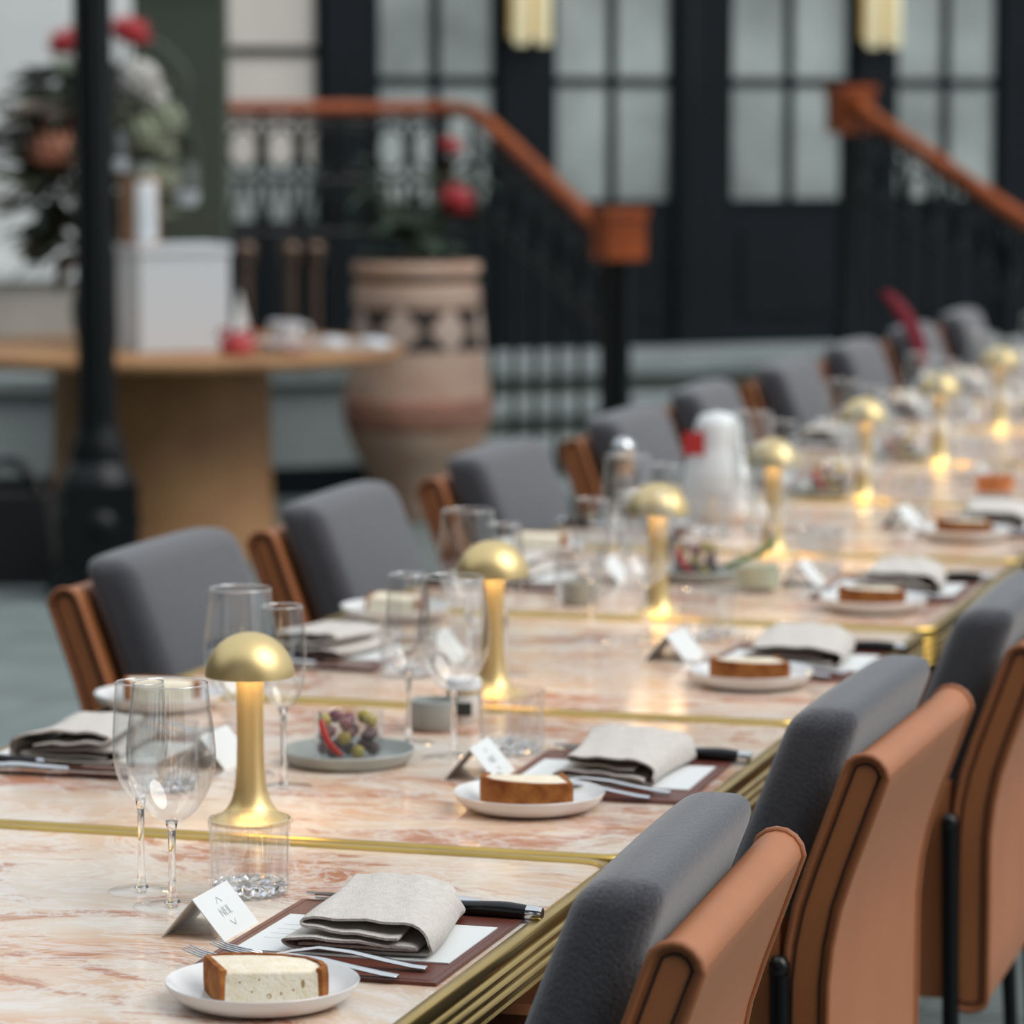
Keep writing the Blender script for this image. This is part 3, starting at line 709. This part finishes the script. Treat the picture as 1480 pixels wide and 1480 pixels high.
for k, (x, y, a) in enumerate([(-1.975, 4.87, 0), (-1.965, 5.61, .03), (-1.96, 6.49, -.01), (-1.94, 7.36, 0), (-1.97, 8.16, .03), (-1.96, 9.02, 0), (-1.96, 9.86, -.02), (-1.95, 10.72, 0), (-1.95, 11.58, .02)]):
    chair(x, y, PI+a, f'{ORD[k]} chair from the front showing its grey cushion, urn side', 'chairs facing out along the urn side')

# ---------------------------------------------------------------- table ware meshes
def glass_meshes(bowl_out, foot_r, stem_r, z_stem, th=.0011):
    bo = catmull([(r, z, 0) for r, z in bowl_out], 4)
    outp = [(p.x, p.y) for p in bo]; inn = [(max(0, r-th), z+th*.6) for r, z in outp]
    z0 = outp[0][1]
    prof = [(0, z0)]+outp+[(outp[-1][0]-th*.5, outp[-1][1]+.0007)]+list(reversed(inn[1:]))+[(0, inn[1][1])]
    bowl = mesh('bowl', *lathe(prof, 40), smooth=True)
    stem = mesh('stem', *lathe([(0, .004), (stem_r*2.2, .0045), (stem_r*1.4, .010), (stem_r, .022), (stem_r*.92, z_stem*.6), (stem_r*1.05, z_stem*.9), (stem_r*1.7, z_stem+.002), (0, z_stem+.002)], 16), smooth=True)
    foot = mesh('foot', *lathe([(foot_r*.985, .0004), (foot_r, .0009), (foot_r*.97, .0017), (foot_r*.5, .0028), (foot_r*.2, .0045), (0, .005)], 40), smooth=True)
    R_, Z_ = outp[-1]
    rim = mesh('rim', *tube([((R_-th*.5)*math.cos(2*PI*k/40), (R_-th*.5)*math.sin(2*PI*k/40), Z_) for k in range(40)], .00075, 6, closed=True), smooth=True)
    return bowl, stem, foot, rim
BIG = glass_meshes([(.0045, .079), (.016, .085), (.029, .099), (.0385, .119), (.0420, .140), (.0410, .162), (.0380, .188), (.0352, .212)], .0370, .0036, .080)
SML = glass_meshes([(.0040, .088), (.011, .093), (.0195, .106), (.0245, .122), (.0262, .140), (.0258, .160), (.0245, .182), (.0232, .203)], .0325, .0032, .089)
RIMR = {}
def wine(kind, x, y, label):
    m_ = BIG if kind == 'big' else SML
    t = thing('wine_glass', label, 'wine glass', (x, y, TT), random.uniform(0, 6), 'wine glasses on the marble tables')
    obj('bowl', m_[0], GLASS, t); obj('stem', m_[1], SOLIDGLASS, t); obj('foot', m_[2], GLASS, t); obj('rim', m_[3], FACET, t)
def fluted(R, z, n=18, depth=.0016, seg=108):
    return [((R-depth*abs(math.sin(n/2*2*PI*k/seg)))*math.cos(2*PI*k/seg)+0, (R-depth*abs(math.sin(n/2*2*PI*k/seg)))*math.sin(2*PI*k/seg), z) for k in range(seg)]
def tumbler_mesh():
    seg = 108; rows = [fluted(.0355, 0, 18, .003), fluted(.0385, .004, 18, .0030), fluted(.0392, .014, 18, .0030), fluted(.0393, .060, 18, .0026), fluted(.0393, .065, 18, 0), fluted(.0393, .0735, 18, 0), fluted(.0376, .0738, 18, 0), fluted(.0364, .060, 18, 0), fluted(.0360, .018, 18, 0), fluted(.030, .0125, 18, 0)]
    v = [p for r in rows for p in r]; f = []
    for i in range(len(rows)-1):
        for k in range(seg):
            j = (k+1) % seg; f.append((i*seg+k, i*seg+j, (i+1)*seg+j, (i+1)*seg+k))
    v += [(0, 0, 0), (0, 0, .0125)]; a, b = len(v)-2, len(v)-1
    f += [(a, (k+1) % seg, k) for k in range(seg)]+[(b, 9*seg+k, 9*seg+(k+1) % seg) for k in range(seg)]
    return mesh('tumbler', v, f, angle=.5)
TUMB = tumbler_mesh()
def tbase_mesh():
    seg = 48; v, f = [], []
    rows = [(.030, .001), (.0345, .004), (.0362, .0095), (.031, .0118)]
    for r, z in rows:
        for k in range(seg):
            q = r*(1-.08*(k % 4 in (1, 2))-.03*((k*7) % 3)); v.append((q*math.cos(2*PI*k/seg), q*math.sin(2*PI*k/seg), z+.0012*((k*5) % 3)))
    for i in range(3):
        for k in range(seg):
            j = (k+1) % seg; f.append((i*seg+k, i*seg+j, (i+1)*seg+j, (i+1)*seg+k))
    v += [(0, 0, .001), (0, 0, .0118)]; f += [(len(v)-2, (k+1) % seg, k) for k in range(seg)]+[(len(v)-1, 3*seg+k, 3*seg+(k+1) % seg) for k in range(seg)]
    return mesh('tumbler_base', v, f)
TBASE = tbase_mesh()
def tumbler(x, y, label, drink=None):
    t = thing('tumbler', label, 'glass', (x, y, TT), random.uniform(0, 6), 'cut tumblers on the marble tables')
    obj('glass_wall', TUMB, CUT, t); obj('faceted_base', TBASE, SOLIDGLASS, t)
    if drink: obj('drink', mesh('drk', *lathe([(0, .019), (.0365, .019), (.037, .05), (0, .05)], 32), angle=.7), drink, t)

LSTEM = mesh('lamp_stem', *lathe([(r, z) for r, z in [(0, .0), (.0430, 0), (.0435, .0025), (.041, .0045), (.034, .0070), (.0265, .0125), (.0205, .0225), (.0170, .036), (.0150, .055), (.0142, .080), (.0142, .130), (.0145, .146), (.0152, .157), (0, .157)]], 40), angle=.9)
RD = .0470
dome_out = [(RD*math.cos(PI/2*k/14), .155+RD*.98*math.sin(PI/2*k/14)) for k in range(15)]; dome_out[-1] = (0, .155+RD*.98)
dome_in = [((RD-.0015)*math.cos(PI/2*k/14), .155+(RD*.98-.0015)*math.sin(PI/2*k/14)) for k in range(14, -1, -1)]; dome_in[0] = (0, .155+RD*.98-.0015)
DOME = mesh('dome', *lathe(dome_out+dome_in, 48, closed=False), angle=.9)
LED = mesh('led', *lathe([(.024, .1575), (.0435, .1575), (.0435, .1595), (.024, .1595)], 32, closed=True))
LEDM = pm('warm_led', (1, .8, .5), .5, emit=(1.0, .66, .33), estr=19)
def lamp(x, y, k):
    t = thing('table_lamp', f'brass mushroom table lamp with dome shade, {ORD[k]} from the front', 'lamp', (x, y, TT), .4*k, 'brass mushroom lamps down the table')
    obj('lamp_stem', LSTEM, BRASS, t); obj('dome_shade', DOME, BRASS, t); obj('led_ring', LED, LEDM, t)

PLATE = mesh('plate', *lathe([(0, .0035), (.045, .0035), (.062, .006), (.073, .0125), (.0795, .0195), (.081, .0205), (.0815, .0195), (.078, .0125), (.068, .004), (.050, .0005), (.047, 0), (0, 0)], 56), angle=.9)
def bread_meshes():
    cr = [(-.050, .024), (-.030, -.032), (.050, -.024), (.054, -.010)]
    arc = [(.049, .006), (.036, .021), (.014, .031), (-.012, .036), (-.035, .034)]
    poly = cr+arc; N = len(poly); H = .029
    top = [(x*.98, y*.98, H+.0015*math.sin(x*80)) for x, y in poly]
    v = [(x, y, 0) for x, y in poly]+top; f = [tuple(range(N-1, -1, -1)), tuple(range(N, 2*N))]+[(i, (i+1) % N, N+(i+1) % N, N+i) for i in range(N)]
    bm = bmesh.new(); bv = [bm.verts.new(p) for p in v]
    for q in f: bm.faces.new([bv[i] for i in q])
    bmesh.ops.bevel(bm, geom=[e for e in bm.edges], offset=.002, segments=2, profile=.5, affect='EDGES')
    crumb = bpy.data.meshes.new('crumb'); bm.to_mesh(crumb); bm.free()
    for p in crumb.polygons: p.use_smooth = True
    path = [(-.030, -.032), (-.050, .024)]; path2 = [(-.050, .024), (-.035, .034), (-.012, .036), (.014, .031), (.036, .021), (.049, .006), (.054, -.010), (.050, -.024)]
    def strip(pp):
        v, f = [], []; n = len(pp)
        for i, p in enumerate(pp):
            a, b = Vector(pp[max(0, i-1)]), Vector(pp[min(n-1, i+1)]); d = (b-a).normalized(); nn = Vector((-d.y, d.x))
            for o_, z in ((.0015, .0), (.0022, .010), (.0022, .022), (.0012, .0300), (-.0035, .0302), (-.003, 0)): v.append((p[0]+nn.x*o_, p[1]+nn.y*o_, z))
        for i in range(n-1):
            for k in range(6):
                j = (k+1) % 6; f.append((i*6+k, (i+1)*6+k, (i+1)*6+j, i*6+j))
        f += [(5, 4, 3, 2, 1, 0), tuple((n-1)*6+k for k in range(6))]
        return mesh('crust', v, f, angle=.7)
    # surface of the strip lies on the outer side for paths wound clockwise seen from above
    return crumb, strip(path), strip(path2)
CRUMBM, CRUSTA, CRUSTB = bread_meshes()
HOLE = mesh('hole', *lathe([(0, 0), (.7, .0), (1, .12), (.9, .14), (0, .05)], 10), smooth=True)
HOLEM = pm('crumb_hole', (.40, .27, .12), .95)

def fork_mesh():
    # lies along x, handle end at +x, tines towards -x
    xs = [.098, .097, .085, .06, .03, .0, -.025, -.04, -.05, -.058]; ws = [.003, .0055, .0062, .0052, .0038, .0030, .0034, .0075, .0108, .0115]
    zs = [.0035, .0035, .0045, .0080, .0130, .0150, .0105, .0065, .0055, .0060]; th = [.001, .0016, .0019, .0019, .0018, .0017, .0015, .0012, .001, .001]
    v, f = [], []
    for x, w_, z, h in zip(xs, ws, zs, th):
        for k in range(8):
            a = 2*PI*k/8; v.append((x, w_*math.cos(a), z+h*math.sin(a)))
    n = len(xs)
    for i in range(n-1):
        for k in range(8):
            j = (k+1) % 8; f.append((i*8+k, (i+1)*8+k, (i+1)*8+j, i*8+j))
    f += [tuple(range(8)), tuple((n-1)*8+k for k in range(7, -1, -1))]
    return mesh('fork_handle', v, f, angle=.9)
FORKH = fork_mesh()
TINE = mesh('tine', *tube([(-.055, 0, .0060), (-.070, 0, .0075), (-.085, 0, .0105), (-.098, 0, .0150)], [.0014, .0013, .0011, .0005], 6), smooth=True)
def fork(x, y, rz, label):
    t = thing('fork', label, 'fork', (x, y, TT+.0035), rz, 'dinner forks')
    obj('handle', FORKH, STEEL, t)
    for k in range(4): obj('tine', TINE, STEEL, t, (0, -.0084+.0056*k, 0))
def knife_meshes():
    blade = mesh('blade', *prism([(-.005, -.005), (-.06, -.007), (-.105, -.0065), (-.118, -.001), (-.12, .004), (-.06, .006), (-.005, .005)], .0065, .0085))
    hv = tube(catmull([(-.008, 0, .0075), (.02, 0, .0075), (.06, 0, .0085), (.088, 0, .007)], 4), [.0055, .006, .0065, .007, .007, .007, .0072, .0075, .0078, .008, .0078, .0075, .0072], 10)
    return blade, mesh('khandle', *hv, angle=.7), mesh('kcap', *tube([(.088, 0, .007), (.097, 0, .0065), (.103, 0, .0062)], [.0073, .0074, .0062], 10), angle=.7), mesh('kbol', *tube([(-.016, 0, .0075), (-.007, 0, .0075)], [.005, .0062], 10), angle=.7)
KN = knife_meshes()
def knife(x, y, rz, label, handle=None):
    t = thing('knife', label, 'knife', (x, y, TT+.002), rz, 'steak knives' if handle is BLACKGLOSS else 'table knives')
    obj('blade', KN[0], STEEL, t); obj('handle', KN[1], handle or STEEL, t); obj('end_cap', KN[2], STEEL, t); obj('bolster', KN[3], STEEL, t)
    return t

def napkin_mesh(seed):
    rnd = random.Random(seed)
    P2 = [(.036, .0165), (.0, .0185), (-.030, .0205), (-.044, .0215), (-.0485, .0245), (-.044, .0275), (-.02, .0290), (.02, .0290), (.045, .0265), (.0590, .0195), (.0625, .011), (.0600, .0045), (.050, .0022), (0, .0018), (-.045, .0020), (-.0585, .0035), (-.0625, .0075), (-.0590, .0115), (-.045, .0130), (-.01, .0125), (.025, .0105), (.046, .0085), (.047, .0065), (.02, .0062), (-.02, .0068), (-.050, .0062)]
    path = [(p.x, p.y) for p in catmull([(a, b, 0) for a, b in P2], 3)]
    N = len(path); NY = 13; v, f = [], []; th = .0011
    for j in range(NY):
        u = j/(NY-1); y = -.085+.17*u
        sh = .010*math.sin(u*2.2+seed)*.5; sq = 1+.10*math.sin(u*3+seed*1.7); zz = 1+.22*u+.05*math.sin(5*u+seed)
        rows = []
        for i in range(N):
            a, b = Vector(path[max(0, i-1)]), Vector(path[min(N-1, i+1)]); d = (b-a).normalized(); nn = Vector((-d.y, d.x))
            wob = .0010*math.sin(path[i][0]*160+seed+3*u)
            for sg in (1, -1):
                x = path[i][0]+nn.x*th*sg; z = max(.0006, path[i][1]+nn.y*th*sg+wob*min(1, path[i][1]/.015))
                edge = .006*math.sin(path[i][1]*260+seed)*(1 if j in (0, NY-1) else 0)
                rows.append((x*sq+sh-.012*u*(path[i][1]/.03), y+edge, z*zz))
        v += rows
    M = 2*N
    for j in range(NY-1):
        for i in range(N-1):
            a = j*M+2*i
            f.append((a, a+2, a+M+2, a+M)); f.append((a+1, a+M+1, a+M+3, a+3))
        a = j*M; f.append((a, a+M, a+M+1, a+1)); a = j*M+2*(N-1); f.append((a, a+1, a+M+1, a+M))
    for i in range(N-1):
        a = 2*i; f.append((a, a+1, a+3, a+2)); a += (NY-1)*M; f.append((a, a+2, a+3, a+1))
    return mesh('napkin', v, f, angle=1.2)
NAPS = [napkin_mesh(s) for s in (1, 2.3, 4.1)]
MATM = bevelbox('placemat', -.112, .112, -.143, .143, 0, .0035, .0015, 2); MATST = mesh('matst', *tube([(x, y, .0036) for x, y in roundrect(.106, .137, .004, 3)], .0006, 4, closed=True))
MENU = mesh('menu', *box(-.1, .1, -.073, .073, 0, .0012)); MENUL = mesh('ml', *box(-.03, .03, -.0008, .0008, 0, .0002))
def tent_mesh():
    w_, h, l_, th = .031, .037, .043, .0006
    sec = [(-w_, 0), (0, h), (w_, 0), (w_-th*2, 0), (0, h-th*2.2), (-w_+th*2, 0)]
    v = [(x, y, z) for y in (-l_, l_) for x, z in sec]
    f = [(0, 1, 7, 6), (1, 2, 8, 7), (2, 3, 9, 8), (3, 4, 10, 9), (4, 5, 11, 10), (5, 0, 6, 11), (0, 5, 4, 1), (1, 4, 3, 2), (6, 7, 10, 11), (7, 8, 9, 10)]
    return mesh('tent', v, f)
TENT = tent_mesh()
def text_mesh(body, size):
    cu = bpy.data.curves.new('txt', 'FONT'); cu.body = body; cu.size = size; cu.align_x = 'CENTER'; cu.align_y = 'CENTER'; cu.extrude = .0001
    o = bpy.data.objects.new('txt', cu); COL.objects.link(o); dg = bpy.context.evaluated_depsgraph_get(); me = bpy.data.meshes.new_from_object(o.evaluated_get(dg))
    bpy.data.objects.remove(o); return me
NAME_T = text_mesh('NEIL', .013); ORN = mesh('orn', *tube([(-.006, -.003, 0), (0, .003, 0), (.006, -.003, 0)], .00035, 4))
def place_card(x, y, rz, label, lettered):
    t = thing('place_card', label, 'place card', (x, y, TT), rz, 'tented place cards')
    obj('card', TENT, PAPER, t)
    if lettered:
        sl = math.atan2(.037, .031)
        for me_, off, rr in ((NAME_T, .5, 0), (ORN, .24, 0), (ORN, .76, PI)):
            # lettering lies on the slope that faces the sitter
            M = Matrix.Translation((.031*off, 0, .037*(1-off))) @ Matrix.Rotation(sl, 4, 'Y') @ Matrix.Translation((0, 0, .0004)) @ Matrix.Rotation(PI/2+rr, 4, 'Z')
            o = obj('lettering', me_, INK, t); o.matrix_local = M

# ---------------------------------------------------------------- lay the places
def setting(i, side, k, items, jit):
    """side +1 = leather back side, -1 = urn side (turned half round)"""
    yc = YC(i); rz = 0 if side > 0 else PI
    where = f'{ORD[k]} place from the front, '+('leather-back side' if side > 0 else 'urn side')
    def pos(dx, dy): return XC+side*dx, yc+side*dy
    dx, dy, da = jit
    if 'mat' in items:
        x, y = pos(.308+dx, .022+dy)
        t = thing('placemat', f'oxblood leather placemat at {where}', 'placemat', (x, y, TT), rz+da, 'leather placemats'); obj('mat_leather', MATM, MAT_L, t); obj('stitching', MATST, MAT_L, t)
        x, y = pos(.310+dx, .020+dy)
        t = thing('menu_card', f'white menu card under the napkin at {where}', 'menu', (x, y, TT+.0037), rz+da, 'menu cards'); obj('card', MENU, PAPER, t)
        for q in range(4): obj('print_line', MENUL, pm('faint_print', (.6, .6, .57), .8), t, (-.06, .03-.018*q, .0012))
        x, y = pos(.318+dx, .035+dy); na = (0.02, -.06, .05, .0, .03)[k % 5]
        tag(obj('napkin', NAPS[(k+(side < 0)) % 3], LINEN, None, (x, y, TT+.0052), (0, 0, rz+na)), f'folded oat linen napkin at {where}', 'napkin', 'folded linen napkins')
        x, y = pos(.302+dx, -.086+dy); fork(x, y, rz+.02+da, f'dinner fork beside the napkin at {where}')
        x, y = pos(.288+dx, -.118+dy); fork(x, y, rz-.02+da, f'outer dinner fork beside the bread plate at {where}')
        x, y = pos(.335+dx, .142+dy); knife(x, y, rz+.0+da, f'steak knife with black handle at {where}', BLACKGLOSS)
        x, y = pos(.290+dx, .170+dy); knife(x, y, rz+.0+da, f'short steel butter knife at {where}').scale = (.78, .8, .8)
    if 'plate' in items:
        px, py, br = items['plate']
        x, y = XC+px, yc+py
        tag(obj('side_plate', PLATE, CHINA, None, (x, y, TT)), f'round white side plate at {where}', 'plate', 'white side plates')
        t = thing('bread_slice', f'thick slice of crusty white bread at {where}', 'bread', (x, y, TT+.0045), br, 'bread slices on side plates')
        obj('crumb', CRUMBM, CRUMB, t); obj('crust', CRUSTA, CRUST, t); obj('crust', CRUSTB, CRUST, t)
        if k == 0 and side > 0:
            for hx, hz, s1, s2 in ((.036, .018, .0016, .0038), (.008, .008, .0022, .0022), (.018, .010, .0012, .0014), (-.006, .012, .0010, .001), (.028, .013, .0009, .0012), (-.016, .020, .001, .001), (.0, .022, .0008, .0008)):
                fy = -.032+(hx+.030)*(.008/.080)
                obj('crumb_hole', HOLE, HOLEM, t, (hx, fy+.0003, hz), (PI/2, 0, .08), (s1, s2, .0015))
    if 'card' in items:
        x, y, a = items['card']; place_card(XC+x, yc+y, a, f'white tented place card at {where}', k < 2 and side > 0)
    if 'tumbler' in items:
        x, y = items['tumbler']; tumbler(XC+x, yc+y, f'ribbed clear tumbler at {where}')
    if 'big' in items:
        x, y = items['big']; wine('big', XC+x, yc+y, f'wide wine glass at {where}')
    if 'small' in items:
        x, y = items['small']; wine('small', XC+x, yc+y, f'slender wine glass at {where}')
Rs = [dict(mat=1, plate=(.298, -.215, .27), card=(.155, .03, .0), tumbler=(.135, .185), big=(.086, .110), small=(.033, .163)),
      dict(mat=1, plate=(.270, -.185, PI+.1), card=(.158, -.005, .05), tumbler=(.150, .150), big=(.100, .085), small=(.020, .160)),
      dict(mat=1, plate=(.306, -.135, PI+.15), card=(.150, .075, -.05), tumbler=(.15, .265), big=(.072, .22), small=(.0, .19)),
      dict(mat=1, plate=(.319, -.225, PI+.05), card=(.150, .05, .08), tumbler=(.148, .195), big=(.08, .15), small=(.028, .20)),
      dict(mat=1, plate=(.296, -.115, PI), card=(.150, .06, -.05), tumbler=(.14, .20), big=(.08, .14), small=(.026, .19)),
      dict(card=(.150, .05, .05), tumbler=(.14, .19), big=(.08, .13), small=(.028, .18)),
      dict(big=(.08, .12), small=(.028, .17), tumbler=(.13, .2))]
jits = [(0, 0, 0), (.0, .0, .03), (.012, .05, -.02), (.0, -.01, .02), (.0, .06, 0)]
for i, it in enumerate(Rs): setting(i, 1, i, it, jits[i] if i < 5 else (0, 0, 0))
for i in range(1, 10):
    j = random.Random(i)
    it = dict(mat=1, plate=(-.36+j.uniform(-.01, .02), .31+j.uniform(-.03, .03), j.uniform(-.3, .3)), card=(-.158, -.0+j.uniform(-.03, .03), PI+j.uniform(-.06, .06)),
              tumbler=(-.15, -.185+j.uniform(-.01, .01)), big=(-.098, -.085+j.uniform(-.01, .01)), small=(-.025, -.15+j.uniform(-.01, .01)))
    if i == 4: del it['card']
    setting(i, -1, i-1, it, (j.uniform(0, .01), j.uniform(-.02, .02), j.uniform(-.02, .02)))
lampy = [3.525, 4.398, 5.17, 5.963, 6.896, 7.646, 8.55, 9.4, 10.3]
for k, y in enumerate(lampy): lamp(-1.341+(.0, .0, .02, .018, -.01, .005, -.01, 0, 0)[k], y, k)

# ---------------------------------------------------------------- shared dishes down the middle
TRAY = mesh('tray', *lathe([(0, .003), (.060, .003), (.068, .006), (.0735, .016), (.0755, .0175), (.077, .016), (.073, .006), (.066, 0), (0, 0)], 48), angle=.8)
JAR = mesh('jar', *lathe([(0, 0), (.036, 0), (.040, .004), (.0405, .055), (.0395, .0555), (.0385, .0545), (.038, .006), (0, .004)], 40), angle=.8)
GRAPE = mesh('olive', *lathe([(0, -.0085), (.0055, -.0065), (.0080, -.002), (.0080, .002), (.0055, .0065), (0, .0085)], 12), smooth=True)
PURP = pm('dark_olive_skin', (.055, .018, .026), .25); LEMON = pm('green_olive_skin', (.36, .29, .045), .3); PINK = pm('purple_grape_skin', (.16, .045, .06), .25); CHILI = pm('red_chilli', (.50, .02, .012), .25)
names = ['first', 'second', 'third', 'fourth', 'fifth']
def olive_tray(x, y, k, dense):
    tag(obj('serving_plate', TRAY, STONEWARE, None, (x, y, TT)), f'{names[k]} grey green serving plate from the front holding an olive jar', 'plate', 'grey green serving plates')
    z0 = TT+.0035
    tag(obj('glass_jar', JAR, GLASS, None, (x, y, z0)), f'short clear jar of olives on the {names[k]} serving plate', 'jar', 'jars of olives')
    rnd = random.Random(k)
    for lay in range(3):
        n = 6 if lay < 2 else 5
        for q in range(n+1):
            a = 2*PI*q/n+lay*.5+.2; rr = .0285 if q < n else 0
            mat = LEMON if (lay == 2 and q % 2 == 0) or (lay == 1 and q == 4) or (lay == 0 and q == 5) else (PINK if (q+lay) % 2 else PURP)
            desc = 'pale green' if mat is LEMON else ('pinkish purple' if mat is PINK else 'dark purple')
            tag(obj('olive', GRAPE, mat, None, (x+rr*math.cos(a), y+rr*math.sin(a), z0+.0135+.0165*lay), (rnd.uniform(1, 2), rnd.uniform(0, 3), rnd.uniform(0, 6))),
                f'{desc} olive inside the jar on the {names[k]} serving plate', 'olive', f'{desc} olives in the {names[k]} jar')
    t = thing('chilli', f'curved red chilli pressed to the side of the {names[k]} olive jar', 'chilli', (x, y, z0))
    obj('pod', mesh('pod', *tube(catmull([(-.022, -.0305, .050), (-.018, -.0335, .038), (-.008, -.0365, .022), (.006, -.036, .010)], 4), [.003]+[.0042]*10+[.003, .001], 8), smooth=True), CHILI, t)
    obj('stalk', mesh('stk', *tube([(-.022, -.0305, .050), (-.024, -.029, .058)], .0015, 6)), STEMM, t)
for k, (x, y) in enumerate([(-1.358, 3.885), (-1.376, 5.63), (-1.44, 6.99), (-1.44, 7.74), (-1.33, 9.12)]): olive_tray(x, y, k, k < 2)
RAM = mesh('ramekin', *lathe([(0, 0), (.024, 0), (.0275, .004), (.029, .036), (.0275, .037), (.026, .034), (.025, .02), (0, .018)], 36), angle=.8)
tag(obj('ramekin', RAM, STONEWARE, None, (-1.335, 4.13, TT)), 'pale grey green ramekin behind the first serving plate', 'ramekin', 'small ramekins')
tag(obj('ramekin', RAM, STONEWARE, None, (-1.47, 5.28, TT)), 'pale grey green ramekin by the third lamp, urn side', 'ramekin', 'small ramekins')
t = thing('salt_jar', 'small lidded jar with a square dark label beside the second lamp', 'jar', (-1.318, 4.20, TT), YAW)
obj('jar_body', mesh('sj', *lathe([(0, 0), (.020, 0), (.022, .003), (.022, .034), (.019, .038), (0, .038)], 28), angle=.7), pm('salt_white', (.62, .60, .56), .3), t)
obj('lid', mesh('sl', *lathe([(0, .039), (.0215, .039), (.0215, .052), (.020, .054), (0, .054)], 28), angle=.7), WPORC, t)
obj('brass_ring', mesh('sr', *lathe([(.0215, .036), (.0225, .036), (.0225, .040), (.0215, .040)], 28, closed=True)), BRASS, t)
obj('label', mesh('slb', *box(-.010, .010, -.0232, -.0215, .010, .026)), DARKINK, t)
# carafe with red tag, silver topped bottle, herb glass, dark candle, orange drink
CARF = pm('milky_white_glaze', (.80, .82, .82), .35)
t = thing('white_carafe', 'round-shouldered white carafe with a red tag among the glasses', 'carafe', (-1.535, 6.45, TT), YAW)
obj('carafe_body', mesh('crf', *lathe([(r, z) for r, z in [(0, 0), (.034, 0), (.046, .01), (.062, .045), (.066, .078), (.060, .105), (.048, .130), (.043, .150), (.043, .178), (.033, .197), (0, .204)]], 36), smooth=True), CARF, t)
obj('red_tag', mesh('rtg', *box(-.066, -.028, -.050, -.0485, .128, .170)), RED, t, rot=(0, 0, .0))
obj('tag_cord', mesh('tgc', *tube(catmull([(-.036, -.043, .164), (-.03, -.03, .178), (0, -.037, .175)], 4), .0012, 5)), RED, t)
t = thing('stoppered_bottle', 'slim clear bottle with copper neck and round silver stopper', 'bottle', (-1.60, 6.02, TT), 0)
obj('bottle_body', mesh('btl', *lathe([(0, 0), (.024, 0), (.026, .004), (.026, .09), (.018, .115), (.013, .128), (0, .128)], 28), angle=.8), CUT, t)
obj('copper_neck', mesh('cnk', *lathe([(0, .128), (.016, .128), (.019, .138), (.016, .150), (0, .150)], 24), angle=.8), COPPER, t)
obj('stopper', mesh('stp', *lathe([(0, .150)]+[(.021*math.sin(PI*q/10), .170-.021*math.cos(PI*q/10)) for q in range(1, 10)]+[(0, .191)], 24), smooth=True), STEEL, t)
o = tag(obj('votive_candle', mesh('vcd', *lathe([(0, 0), (.016, 0), (.0175, .003), (.0175, .046), (0, .046)], 24), angle=.7), pm('plum_brown_wax', (.075, .035, .032), .4), None, (-1.475, 5.86, TT)), 'dark plum votive candle before the white carafe', 'candle')
t = thing('herb_glass', 'clear glass of pale green water holding a cucumber strip', 'glass', (-1.25, 5.52, TT), .2)
obj('glass_wall', mesh('hg', *lathe([(0, 0), (.034, 0), (.037, .004), (.038, .066), (.0365, .066), (.0355, .006), (0, .004)], 36), angle=.8), GLASS, t)
obj('green_water', mesh('hw', *lathe([(0, .005), (.0345, .007), (.0355, .040), (0, .040)], 32), angle=.8), pm('cucumber_water', (.56, .61, .44), .1), t)
obj('cucumber_strip', mesh('cs', *tube(catmull([(-.052, -.03, .040), (-.02, -.034, .052), (.012, -.030, .066), (.03, -.02, .084)], 4), [.004]+[.0075]*11+[.003], 8, flat=.6), smooth=True), pm('cucumber_skin', (.06, .15, .03), .4), t)
tumbler(-1.108, 6.97, 'tumbler of orange drink standing past the fifth side plate', pm('orange_drink', (.62, .16, .02), .2))
# red leaf stem far down the table
t = thing('bud_vase', 'slender bud vase holding one tall curling dark red leaf', 'vase', (-1.70, 9.50, TT), YAW)
obj('vase', mesh('bv', *lathe([(0, 0), (.024, 0), (.030, .015), (.026, .04), (.012, .065), (.011, .08), (.014, .085), (.009, .08), (0, .07)], 24), angle=.8), CARF, t)
obj('stalk', mesh('bst', *tube(catmull([(0, 0, .065), (.0, 0, .08), (-.01, 0, .10)], 4), .004, 6)), STEMM, t)
v, f = [], []; pth = catmull([(-.005, 0, .075), (-.015, 0, .135), (-.045, 0, .205), (-.085, 0, .260), (-.115, 0, .285)], 4)
for i, p in enumerate(pth):
    a = i/(len(pth)-1); ww = .034*math.sin(PI*(.1+.85*a))**.7
    d = (pth[min(i+1, len(pth)-1)]-pth[max(0, i-1)]).normalized(); nn = Vector((d.z, 0, -d.x))
    v += [p+nn*ww*.62+Vector((0, -.010, 0)), p+Vector((0, .004, 0)), p-nn*ww*.62+Vector((0, -.010, 0)), p+Vector((0, .008, 0))]
for i in range(len(pth)-1):
    b = 4*i
    for k in range(4): f.append((b+k, b+(k+1) % 4, b+4+(k+1) % 4, b+4+k))
obj('red_leaf', mesh('rlf', v, f, smooth=True), pm('dark_red_leaf', (.26, .022, .045), .4), t)
